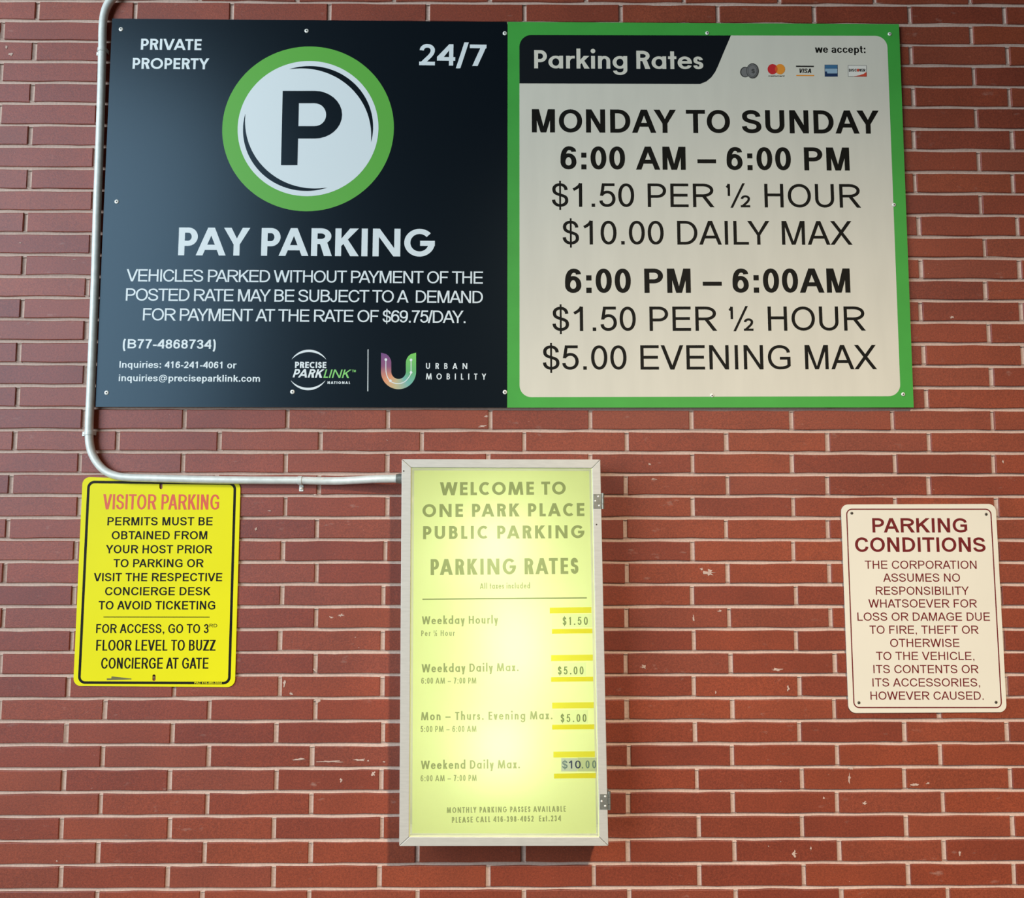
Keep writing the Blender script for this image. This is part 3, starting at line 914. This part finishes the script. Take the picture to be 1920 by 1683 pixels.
lines('bold_lettering', L2, [('MONDAY TO SUNDAY', 'bold', 997.2, 248.0, 1649.2, 250.6, 43.4, .205, .168), ('6:00 AM – 6:00 PM', 'bold', 1051, 317.3, 1593.3, 319.6, 43.2, .205, .168),
                      ('6:00 PM – 6:00AM', 'bold', 1059.6, 549.0, 1594.7, 548.4, 45.4, .205, .168)], M_ink, S2)
lines('price_lettering', L2, [('$1.50 PER ½ HOUR', 'reg', 1035, 387.5, 1614.7, 389.2, 44.2, .134, .118), ('$10.00 DAILY MAX', 'reg', 1055.1, 458.2, 1598.8, 458.8, 44.6, .134, .118),
                      ('$1.50 PER ½ HOUR', 'reg', 1036, 620.3, 1623.6, 619.6, 45.4, .134, .118), ('$5.00 EVENING MAX', 'reg', 1017.9, 693.0, 1644.6, 692.0, 45.6, .134, .118)], M_ink, S2)
lines('accept_lettering', L2, [('we accept:', 'bold', 1528.2, 98.8, 1622.4, 99.4, 13.6, .20, .165)], M_ink, S2)
inks = [mat('icon_' + n_, c_, .5) for n_, c_ in (('dark_grey', lin(58, 58, 58)), ('grey', lin(120, 118, 118)), ('red', lin(205, 40, 48)), ('orange', lin(240, 150, 50)),
        ('deep_orange', lin(225, 92, 40)), ('navy', lin(20, 48, 88)), ('blue', lin(60, 110, 150)), ('pale_blue', lin(150, 178, 200)), ('black', lin(18, 18, 18)), ('brick_red', lin(205, 72, 52)), ('pale', lin(235, 230, 222)))]
mb = MB()
px(mb, L2, [oval(1397, 135, 9.3, 9.8)], 0); px(mb, L3, [oval(1397.3, 135, 7.4, 8.4)], 1)
px(mb, L3-.0003, [oval(1411, 132.7, 11.6, 14.2)], 0); px(mb, L3-.0006, [oval(1410.6, 132.7, 10.2, 12.6)], 1)
px(mb, L3-.0009, [[(a, b) for a, b in oval(1410.8, 132.7, 8.6, 11)]], 0); px(mb, L3-.0012, [oval(1410.8, 132.7, 8.0, 10.4)], 1)
write(mb, L3-.0015, [('$', 'bold', 1409, 137, 1415.4, 137, 7.5, .2, .18)], 0)
mb.build('coin_icon', inks, S2)
mb = MB(); px(mb, L2, [oval(1448.6, 129.6, 9.4, 9.6)], 2); px(mb, L2-.0002, [oval(1462.6, 129.6, 9.4, 9.6)], 3)
lens = []
for s in (1, -1):
    for i in range(-6, 7):
        a = i/6*.72; lens.append((1455.6+s*(-7+9.4*math.cos(a)), 129.6+s*9.6*math.sin(a)))
px(mb, L3, [lens], 4); write(mb, L2, [('mastercard', 'bold', 1441, 143.8, 1470.6, 143.8, 3.2, .22, .2)], 8); mb.build('round_card_icon', inks, S2)
mb = MB(); px(mb, L2, [[(1492.4, 123.0), (1526, 123.2), (1526, 125.8), (1492.4, 125.6)]], 8); px(mb, L2, [[(1493, 140.4), (1526.4, 140.6), (1526.4, 142.6), (1493, 142.4)]], 3)
write(mb, L2, [('VISA', 'bold', 1497.4, 136.8, 1522.8, 137, 8.4, .22, .18, 'ws', .2)], 8); mb.build('striped_card_icon', inks, S2)
mb = MB(); px(mb, L2, [[(1546, 121.3), (1570.6, 121.3), (1570.8, 143.6), (1546.4, 143.6)]], 5)
px(mb, L3, [[(1546.8, 122), (1569.8, 122), (1569.9, 128), (1546.8, 128)]], 6); px(mb, L3, [[(1547, 128.6), (1570, 128.6), (1570, 137.6), (1551, 137.6), (1550.6, 134), (1547, 134)]], 7); mb.build('blue_card_icon', inks, S2)
mb = MB(); px(mb, L2, [[(1589.8, 122.3), (1625, 122.6), (1625.2, 143.7), (1590, 143.7)]], 1); px(mb, L3, [[(1590.6, 123.1), (1624.2, 123.4), (1624.4, 142.9), (1590.8, 142.9)]], 10)
px(mb, L3-.0003, [[(1600, 143.2), (1611, 141), (1619, 138.6), (1624.6, 134.6), (1624.8, 143.4)]], 9)
write(mb, L3-.0003, [('DISC', 'bold', 1591.8, 134.2, 1606.4, 134.2, 5.2, .24, .2), ('VER', 'bold', 1611.2, 134.2, 1622.6, 134.2, 5.2, .24, .2)], 8); px(mb, L3-.0003, [oval(1608.8, 131.6, 2.5, 2.8)], 9)
mb.build('wedge_card_icon', inks, S2)
for a, b in ((1326, 62.2), (1668, 64), (1676, 384), (1335, 741), (1693.2, 739)):
    screw('screw', a, b, L1, .0060, [M_steel, M_dark], S2)

# ---------------------------------------------------------------- the two small plates
PL = .0088; P1_, P2_ = PL-.0003, PL-.0006
S3 = thing('visitor_sign', 'yellow metal sign with black border reading VISITOR PARKING', 'sign', at(289, 1286, PL))
cs = [Vector(at(*p, PL).xz) for p in ((155, 893.8), (451, 902.4), (440.3, 1287.8), (137.2, 1285.6))]
slots = []
for a, b in ((301.7, 910.6), (288.7, 1270.2)):
    slots.append(wall_pts([(a+3.0*math.cos(t), b+(3.2 if math.sin(t) > 0 else -3.2)+3.0*math.sin(t)) for t in [2*math.pi*(i+.5)/20 for i in range(20)]], PL))
mb = MB(); mb.prism(rounded(cs, .022), PL, PL+.0024, 0, slots); mb.build('plate', M_yellow, S3)
pn = Pen(4.8, 4.8)
q = [(166.3, 903.2), (440.6, 906.4), (429.7, 1280.2), (148.3, 1279.2)]
def round_path(q, r):
    o_ = rounded([Vector(p) for p in q], r, 8); return [('M', *o_[0])] + [('L', *p) for p in o_[1:]]
pn.path(round_path(q, 11), True)
mb = MB(); px(mb, P1_, pn.q); px(mb, P1_, [[(194, 1144.0+11.6), (393, 1144.0+11.9), (393, 1157.2), (194, 1156.9)]]); mb.build('border', M_ink, S3)
def z3(t, l, r, bl_, cap, wx, wy, st='reg', rise=0): return (t, st, 120+l/4.006, 880+bl_/4.006, 120+r/4.006, 880+(bl_+rise)/4.006, cap/4.006, wx, wy)
lines('heading_lettering', P1_, [z3('VISITOR PARKING', 290, 1163, 299, 114, .142, .115, rise=2)], M_red, S3)
lines('body_lettering', P1_, [z3('PERMITS MUST BE', 325, 1115, 419, 62, .185, .15), z3('OBTAINED FROM', 357, 1075, 524, 62, .185, .15), z3('YOUR HOST PRIOR', 312, 1113, 629, 62, .185, .15),
                       z3('TO PARKING OR', 370, 1048, 734, 62, .185, .15), z3('VISIT THE RESPECTIVE', 222, 1187, 839, 62, .185, .15), z3('CONCIERGE DESK', 307, 1100, 944, 62, .185, .15),
                       z3('TO AVOID TICKETING', 258, 1135, 1051, 64, .185, .15), z3('FOR ACCESS, GO TO 3', 240, 1085, 1228, 68, .16, .135), z3('RD', 1092, 1150, 1184, 25, .17, .15),
                       z3('FLOOR LEVEL TO BUZZ', 240, 1137, 1360, 82, .15, .118), z3('CONCIERGE AT GATE', 277, 1083, 1495, 82, .15, .118)], M_ink, S3)
lines('maker_lettering', P2_, [('PAC 416-480-3004', 'bold', 364.5, 1281.6, 415.6, 1281.8, 3.6, .21, .19)], M_yellow, S3)
mb = MB(); px(mb, P1_, [[(200.2, 1271.3), (208.4, 1271.3), (209.4, 1267.6), (246, 1271.6), (246.6, 1273.4), (200.2, 1274.6)]]); mb.build('scuff_mark', mat('grey_scuff', (.16, .15, .05, 1), .7), S3)
mb = MB(); c = at(288.7, 1270.6, PL); mb.lathe(c+Vector((0, .0012, 0)), (0, -1, 0), [(.0026, -.006), (.0034, 0), (.0030, .0007), (.001, .0011)], 12); mb.build('screw', weather(mat('rusty_screw', (.22, .13, .08, 1), .7), 300, .3), S3)

S4 = thing('conditions_sign', 'cream white sign with maroon border reading PARKING CONDITIONS', 'sign', at(1740, 1336, PL))
cs = [Vector(at(*p, PL).xz) for p in ((1576.8, 945.4), (1866.8, 944.4), (1887.8, 1334.8), (1591.2, 1336.4))]
mb = MB(); mb.prism(rounded(cs, .022), PL, PL+.0024); mb.build('plate', M_cream, S4)
pn = Pen(2.1, 2.1)
pn.path(round_path([(1587.3, 954.3), (1857.6, 954.3), (1878.0, 1326.1), (1601.4, 1326.1)], 10), True)
mb = MB(); px(mb, P1_, pn.q); mb.build('border', M_maroon, S4)
def z4(t, l, r, bl_, cap, wx, wy, st='reg'): return (t, st, 1560+l/4.006, 930+bl_/4.006, 1560+r/4.006, 930+bl_/4.006, cap/4.006, wx, wy)
lines('heading_lettering', P1_, [z4('PARKING', 305, 1017, 272, 107, .20, .165, 'bold'), z4('CONDITIONS', 175, 1155, 418, 109, .20, .165, 'bold')], M_maroon, S4)
lines('body_lettering', P1_, [z4(*a, 62, .142, .125) for a in (('THE CORPORATION', 248, 1087, 545), ('ASSUMES NO', 385, 963, 642), ('RESPONSIBILITY', 330, 1030, 740), ('WHATSOEVER FOR', 275, 1090, 836),
     ('LOSS OR DAMAGE DUE', 192, 1187, 935), ('TO FIRE, THEFT OR', 283, 1102, 1033), ('OTHERWISE', 438, 958, 1132), ('TO THE VEHICLE,', 332, 1070, 1230), ('ITS CONTENTS OR', 312, 1102, 1329), ('ITS ACCESSORIES,', 305, 1113, 1429), ('HOWEVER CAUSED.', 290, 1140, 1528))], M_maroon, S4)
M_oldscrew = mat('dull_screw', (.09, .075, .06, 1), .5, .4)
for a, b in ((1597, 961.8), (1849, 963.8), (1610.4, 1316.9), (1867.5, 1316.2)):
    screw('screw', a, b, PL, .0042, [M_oldscrew, M_dark], S4, .008, .0018)

# ---------------------------------------------------------------- the lit rate box
BF, BB = -.135, WALL-.0004                      # front and back of the box
S5 = thing('light_box', 'wall mounted illuminated rate box with aluminium frame and glowing yellow green face', 'light box', at(945, 1586, BF)+Vector((0, .1, 0)))
O = [at(*p, BF) for p in ((753.2, 860.4), (1125.6, 861.2), (1140.8, 1585.4), (748.4, 1586.0))]
I = [at(*p, BF) for p in ((770.8, 876.2), (1110.4, 877.2), (1124.0, 1569.2), (766.8, 1568.8))]
mb = MB()
for i in range(4):
    j = (i+1) % 4
    d = (O[j]-O[i]).normalized()*.0007
    q = [O[i]+d, O[j]-d, I[j]-d, I[i]+d]
    r_ = MB(); r_.prism([(p.x, p.z) for p in q], BF, BF+.020)
    # rail with a small lip inside
    ob = r_.build('frame_rail', M_alu, S5)
    bvm = ob.modifiers.new('bevel', 'BEVEL'); bvm.width = .0012; bvm.segments = 2; bvm.limit_method = 'ANGLE'
ctr = sum(O, Vector())/4
def inset(p, d): v = p-ctr; return Vector((p.x-math.copysign(d, v.x), p.y, p.z-math.copysign(d, v.z)))
Co = [inset(p, .002) for p in O]; Ci = [inset(p, .0035) for p in O]
v = []; f = []
def ring4(pts, y): return [(p.x, y, p.z) for p in pts]
v = ring4(Co, BF+.0203) + ring4(Co, BB) + ring4(Ci, BF+.0203) + ring4(Ci, BB-.002)
mi = []
for i in range(4):
    j = (i+1) % 4
    f += [(i, j, 4+j, 4+i), (8+i, 12+i, 12+j, 8+j), (i, 8+i, 8+j, j)]; mi += [0, 1, 0]
f += [(4, 5, 6, 7), (12, 15, 14, 13)]; mi += [0, 1]
M_inside = mat('white_interior', (.86, .86, .84, 1), .6)
build('cabinet', v, f, [M_alu, M_inside], S5, mi)
# face sheet: fluorescent yellow film lit from behind by the lamps
SH = BF+.0045
ms = bpy.data.materials.new('yellow_green_film'); ms.use_nodes = True
n, l, b = nodes(ms); n.remove(b)
tr_ = n.new('ShaderNodeBsdfTranslucent'); tr_.inputs['Color'].default_value = FILM
di = n.new('ShaderNodeBsdfDiffuse'); di.inputs['Color'].default_value = (.72, .82, .30, 1)
mx = n.new('ShaderNodeMixShader'); mx.inputs[0].default_value = .2
l.new(tr_.outputs[0], mx.inputs[1]); l.new(di.outputs[0], mx.inputs[2]); l.new(mx.outputs[0], n['Material Output'].inputs['Surface'])
Sh = [inset(p, -.008) for p in I]
build('face_sheet', ring4(Sh, SH), [(0, 1, 2, 3)], ms, S5)
# bright inner edge strip of the rails
M_lip = mat('pale_film_edge', (.80, .88, .45, 1), .5)
mb = MB(); In = [inset(p, .0022) for p in I]
for i in range(4):
    j = (i+1) % 4
    mb.add([Vector((p.x, y_, p.z)) for p, y_ in ((I[i], SH-.0008), (I[j], SH-.0008), (In[j], SH-.0006), (In[i], SH-.0006))], [(0, 1, 2, 3)])
mb.build('sheet_edge', M_lip, S5)


def tint(name, c, keep=.88, rough=.5, dcol=None):
    """coloured see-through ink: light from behind passes it"""
    m = bpy.data.materials.new(name); m.use_nodes = True
    n, l, b = nodes(m); n.remove(b)
    t = n.new('ShaderNodeBsdfTransparent'); t.inputs['Color'].default_value = c
    d = n.new('ShaderNodeBsdfDiffuse'); d.inputs['Color'].default_value = dcol or c
    x = n.new('ShaderNodeMixShader'); x.inputs[0].default_value = 1-keep
    l.new(t.outputs[0], x.inputs[1]); l.new(d.outputs[0], x.inputs[2]); l.new(x.outputs[0], n['Material Output'].inputs['Surface'])
    return m


M_olive = tint('olive_film', (.48, .49, .44, 1), .90, dcol=(.20, .24, .14, 1))
M_olive2 = tint('dark_olive_film', (.36, .39, .32, 1), .90, dcol=(.20, .24, .14, 1))
M_tape = tint('yellow_tape', (.90, .80, .16, 1), .80, dcol=(.80, .70, .05, 1))
M_tape2 = tint('deep_yellow_tape', (.88, .76, .12, 1), .80, dcol=(.80, .68, .04, 1))
M_paper = tint('clear_sticker', (.92, .95, .90, 1), .94)
M_grey = tint('grey_sticker', (.66, .68, .66, 1), .85, dcol=(.5, .55, .5, 1))
M_grey2 = tint('blue_grey_sticker', (.72, .72, .95, 1), .80, dcol=(.45, .5, .6, 1))
M_blue = tint('dark_blue_ink', (.10, .12, .30, 1), .8, dcol=(.05, .06, .15, 1))
M_blue2 = tint('pale_blue_ink', (.36, .46, .55, 1), .85, dcol=(.2, .3, .35, 1))
T1, T2 = SH-.0012, SH-.0016
def b1(t, l_, r_, bl_, br_, cap, wx, wy, mode='ws', st='geo'): return (t, st, 730+l_/4.428, 850+bl_/4.428, 730+r_/4.428, 850+br_/4.428, cap/4.428, wx, wy, mode)
def b2(t, l_, r_, bl_, br_, cap, wx, wy, mode='ws', st='geo'): return (t, st, 730+l_/4.428, 1220+bl_/4.428, 730+r_/4.428, 1220+br_/4.428, cap/4.428, wx, wy, mode)
lines('heading_lettering', T1, [b1('WELCOME TO', 420, 1465, 347, 340, 108, .235, .20, 1.0), b1('ONE PARK PLACE', 275, 1620, 528, 519, 108, .235, .20, 1.0), b1('PUBLIC PARKING', 280, 1620, 711, 702, 108, .235, .20, 1.0),
                      b1('PARKING RATES', 343, 1570, 1009, 998, 133, .215, .17, .82)], M_olive, S5)
lines('small_lettering', T1, [b1('All taxes included', 752, 1168, 1123, 1119, 46, .15, .13, .68), b1('Per ½ Hour', 265, 543, 1515, 1513, 47, .15, .13, .66),
                      b2('6:00 AM — 7:00 PM', 265, 722, 272, 270, 50, .15, .125, .68), b2('5:00 PM — 6:00 AM', 260, 723, 673, 671, 50, .15, .125, .68), b2('6:00 AM — 7:00 PM', 260, 725, 1082, 1078, 50, .15, .125, .68),
                      b2('MONTHLY PARKING PASSES AVAILABLE', 477, 1465, 1345, 1333, 47, .185, .15, .68), b2('PLEASE CALL 416-398-4052  Ext.234', 520, 1423, 1426, 1412, 48, .185, .15, .68)], M_olive, S5)
lines('rate_lettering', T1, [b1('Weekday Hourly', 270, 903, 1418, 1411, 66, .185, .15, .80), b2('Weekday Daily Max.', 268, 1072, 178, 168, 68, .185, .15, .80),
                      b2('Mon — Thurs. Evening Max.', 263, 1353, 576, 567, 68, .185, .15, .80), b2('Weekend Daily Max.', 262, 1083, 981, 974, 70, .185, .15, .80)], M_olive, S5)
mb = MB(); px(mb, T1, [[(792, 1122.0), (1100.4, 1119.4), (1100.4, 1121.6), (792, 1124.2)]]); mb.build('rule_line', M_olive2, S5)
def r1(x0, y0, x1, y1, oy=850, jit=0): return [(730+x0/4.428, oy+(y0+jit)/4.428), (730+x1/4.428, oy+y0/4.428), (730+x1/4.428, oy+y1/4.428), (730+x0/4.428, oy+(y1+jit)/4.428)]
for (x0, y0, x1, y1, oy), mm in (((1332, 1275, 1677, 1323, 850), M_tape), ((1350, 1453, 1685, 1492, 850), M_tape2), ((1343, 30, 1690, 80, 1220), M_tape), ((1343, 214, 1692, 252, 1220), M_tape2),
                                 ((1352, 425, 1697, 474, 1220), M_tape), ((1352, 609, 1702, 649, 1220), M_tape2), ((1362, 832, 1707, 880, 1220), M_tape), ((1367, 1014, 1715, 1055, 1220), M_tape2)):
    mb = MB(); px(mb, T2, [r1(x0, y0, x1, y1, oy, 4)]); mb.build('tape_strip', mm, S5)
for (x0, y0, x1, y1), txt, (tl_, tr2, tb) in (((1350, 1332, 1680, 1440), '$1.50', (1440, 1648, 1422)), ((1350, 96, 1632, 210), '$5.00', (1400, 1613, 195)), ((1360, 490, 1650, 605), '$5.00', (1423, 1637, 590))):
    oy = 850 if txt == '$1.50' else 1220
    mb = MB(); px(mb, T1, [r1(x0, y0, x1, y1, oy)]); st_ = mb.build('price_sticker', M_paper, S5)
    bb = b1 if oy == 850 else b2
    lines('price_lettering', T2, [bb(txt, tl_, tr2, tb+1, tb-1, 66, .16, .135, .80)], M_olive2, st_)
mb = MB(); px(mb, T1, [r1(1427, 890, 1562, 1000, 1220)], 0); px(mb, T1, [r1(1563, 886, 1722, 1000, 1220)], 1); st_ = mb.build('price_sticker', [M_grey2, M_grey], S5, 'greyish patched price sticker')
mb = write(MB(), T2, [b2('$', 1435, 1480, 976, 976, 66, .17, .15, 'ws', 'reg'), b2('.00', 1598, 1718, 975, 974, 66, .17, .15, .8, 'reg')], 1); write(mb, T2, [b2('10', 1492, 1590, 976, 975, 66, .18, .15, 'ws', 'reg')], 0)
mb.build('price_lettering', [M_blue, M_blue2], st_)
# lamps inside the box
ml = bpy.data.materials.new('lamp_glass'); ml.use_nodes = True
n, l, b = nodes(ml); b.inputs['Emission Color'].default_value = (1.0, .97, .86, 1); b.inputs['Emission Strength'].default_value = LAMP; b.inputs['Base Color'].default_value = (.9, .9, .9, 1)
for a, b_, hh, s_ in ((930, 1020, .055, .026), (966, 1210, .110, .018), (940, 1405, .055, .026)):
    c = at(a, b_, BF); c.y = BF+.112
    mb = MB(); mb.lathe(c, (0, 0, 1), [(s_*.3, -hh-s_), (s_*.8, -hh-s_*.55), (s_, -hh), (s_, hh), (s_*.8, hh+s_*.55), (s_*.3, hh+s_)], 16); mb.build('lamp', ml, S5)
# hinges on the right rail
for zc, (x0, x1, y0, y1), kx, rv in ((0, (1112.6, 1127.6, 926, 953), 1130.2, ((1121.8, 930.4), (1116.4, 938.8), (1123.6, 947.6))), (1, (1125.0, 1139.6, 1488.6, 1517), 1142.4, ((1134.8, 1492.6), (1128.2, 1501.6), (1134.8, 1510.6)))):
    yy = BF-.0018
    mb = MB()
    mb.prism(wall_pts([(x0, y0), (x1, y0), (x1, y1), (x0, y1)], yy), yy, BF-.0001)
    a, b_ = at(kx, y0 - (2 if zc == 0 else 5), BF), at(kx, y1+1, BF)
    L = (b_.z-a.z)
    for s0, s1 in ((0, .30), (.32, .68), (.70, 1)):
        mb.lathe((a.x, BF+.003, a.z+L*s0), (0, 0, -1), [(.0042, 0), (.0042, abs(L)*(s1-s0))], 14)
    mb.box((a.x-.0042, BF+.003, b_.z), (a.x-.0022, BF+.050, a.z))          # second leaf along the cabinet side
    mb.lathe((a.x-.002, BF+.028, (a.z+b_.z)/2 - (.010 if zc == 0 else -.014)), (1, 0, 0), [(.009, 0), (.009, .0025), (.004, .0040)], 16)
    h = mb.build('hinge', M_hinge, S5)
    for p in rv:
        c = at(*p, yy); k_ = MB(); k_.lathe(c, (0, -1, 0), [(.0030, -.0008), (.0030, 0), (.0022, .0012), (.0008, .0016)], 12); k_.build('rivet', M_steel, h)
for p in ((757, 882.7), (1118.4, 983)):
    c = at(*p, BF); k_ = MB(); k_.lathe(c, (0, -1, 0), [(.0022, -.001), (.0022, .0002), (.0012, .0006)], 10); k_.build('screw', M_oldscrew, S5)

# ---------------------------------------------------------------- conduit
PR = .0117; PY = -.0035
S6 = thing('conduit_pipe', 'long galvanised conduit bending down beside the navy sign and along to the light box', 'conduit', at(167, 830, PY))
raw = [(330, -60, 0), (280, -52, 0), (240, -32, 0), (211.5, -4, 0), (200, 13, 0), (194.5, 32, 0), (192.4, 55, 0), (191.6, 100, 0), (189.0, 200, 0), (185.6, 300, 0), (181.9, 400, 0), (178.4, 520, 0), (174.6, 620, 0), (171.0, 710, 0), (167.6, 790, 0), (167.2, 815, 0),
       (168.3, 832, 0), (172.6, 849, 0), (181.5, 866, 0), (193, 879, 0), (206.5, 887.6, 0), (224, 893.0, 0), (245, 895.2, 0), (300, 896.8, 0), (370, 898.6, 0), (430, 899.6, 0), (500, 900.2, 0), (560, 900.4, 0), (610, 901.4, 0), (640, 901.2, .004), (672, 899.6, .014), (700, 898.0, .024), (722, 897.4, .030), (745, 897.2, .033), (753.5, 897.0, .034)]
ctrl = [at(a, b_, PY-c_) for a, b_, c_ in raw]
path = []
for i in range(len(ctrl)-1):
    p0, p1, p2, p3 = ctrl[max(i-1, 0)], ctrl[i], ctrl[i+1], ctrl[min(i+2, len(ctrl)-1)]
    for k_ in range(5):
        t = k_/5; path.append(.5*((2*p1)+(p2-p0)*t+(2*p0-5*p1+4*p2-p3)*t*t+(3*p1-p0-3*p2+p3)*t**3))
path.append(ctrl[-1])
mb = MB(); mb.tube(path, PR, 22); mb.build('pipe', M_galv, S6)
mb = MB(); e_ = path[-1]; mb.tube([e_+Vector((-.016, 0, 0)), e_+Vector((-.009, 0, 0))], PR+.0022, 20); mb.tube([e_+Vector((-.009, 0, 0)), e_+Vector((-.001, 0, 0))], PR+.005, 6); mb.build('connector', M_hinge, S6)
M_paint = mat('white_paint_scrape', (.80, .80, .76, 1), .6)
mb = MB(); ra = random.Random(5)
for a0, a1, b0 in ((570, 590, 896.6), (582, 596, 897.4), (588, 612, 898.6), (600, 612, 896.8)):     # scraped paint on the pipe's front
    v = []; f = []
    for i in range(9):
        x_ = a0+(a1-a0)*i/8; up_ = b0-ra.uniform(.3, 1.6)*math.sin(math.pi*(i+.3)/8.6); dn_ = b0+ra.uniform(.5, 1.8)*math.sin(math.pi*(i+.3)/8.6)
        for yy in (up_, dn_):
            p = at(x_, yy, PY); cz = at(x_, 900.4+(x_-560)*.018, PY).z; dz = max(-PR*.98, min(PR*.98, p.z-cz))
            v.append((p.x, PY-math.sqrt((PR+.0003)**2-dz*dz), cz+dz))
    for i in range(8): f.append((2*i, 2*i+1, 2*i+3, 2*i+2))
    mb.add(v, f, 0, True)
mb.build('paint_scrape', M_paint, S6)


def strap(label, cpx, along, lat, wid=.013, tab=.020):
    """one-hole strap: a band hooked over the pipe with a flat tab screwed to the wall"""
    c = at(*cpx, PY); A = Vector(along).normalized(); L = Vector(lat).normalized()
    root = thing('conduit_strap', label, 'strap', (c.x, WALL, c.z), 'one hole straps on the conduit')
    ri, ro = PR+.0002, PR+.0018; prof = []
    wl = WALL-.0002-PY
    inn = [(-ri, wl)] + [(-ri*math.cos(t), -ri*math.sin(t)) for t in [math.pi*i/16 for i in range(17)]] + [(ri, wl-.0018), (ri+tab, wl-.0018)]
    out = [(-ro, wl)] + [(-ro*math.cos(t), -ro*math.sin(t)) for t in [math.pi*i/16 for i in range(17)]] + [(ro, wl-.0036), (ri+tab, wl-.0036)]
    # tab sits on the wall: shift so its back touches
    inn = [inn[0]]+inn[1:18]+[(ri, wl), (ri+tab, wl)]; out = [out[0]]+out[1:18]+[(ro, wl-.0018), (ri+tab, wl-.0018)]
    v = []; f = []; N = len(inn)
    for s in (-wid/2, wid/2):
        for P in (inn, out):
            for a, yv in P: v.append(Vector((c.x, PY+yv, c.z))+L*a+A*s)
    i0, o0, i1, o1 = 0, N, 2*N, 3*N
    for i in range(N-1):
        f += [(o0+i, o0+i+1, o1+i+1, o1+i), (i0+i, i1+i, i1+i+1, i0+i+1), (i0+i, i0+i+1, o0+i+1, o0+i), (i1+i, o1+i, o1+i+1, i1+i+1)]
    f += [(i0, o0, o1, i1), (i0+N-1, i1+N-1, o1+N-1, o0+N-1)]
    b_ = MB(); b_.add(v, f)
    ob = b_.build('band', M_galv, root); bm_ = ob.modifiers.new('bevel', 'BEVEL'); bm_.width = .0006; bm_.segments = 2
    sc = Vector((c.x, WALL-.0021, c.z)) + L*(ri+tab*.55)
    k_ = MB(); k_.lathe(sc, (0, -1, 0), [(.003, -.004), (.0052, 0), (.0050, .0016), (.0034, .0030), (.001, .0034)], 16); k_.build('screw', M_steel, root)
    return root


strap('one hole strap on the upright pipe near the top corner of the navy sign', (191.8, 94.5), (0, 0, 1), (-1, 0, -.1), .012, .013)
strap('one hole strap on the upright pipe just above its lower bend', (167.4, 811.5), (.03, 0, 1), (-1, 0, -.05), .013, .016)
strap('one hole strap on the level pipe with its screwed tab pointing down', (563.0, 900.4), (1, 0, 0), (0, 0, -1), .0125, .020)

for _o in bpy.data.objects:
    if '_w' in _o: del _o['_w']
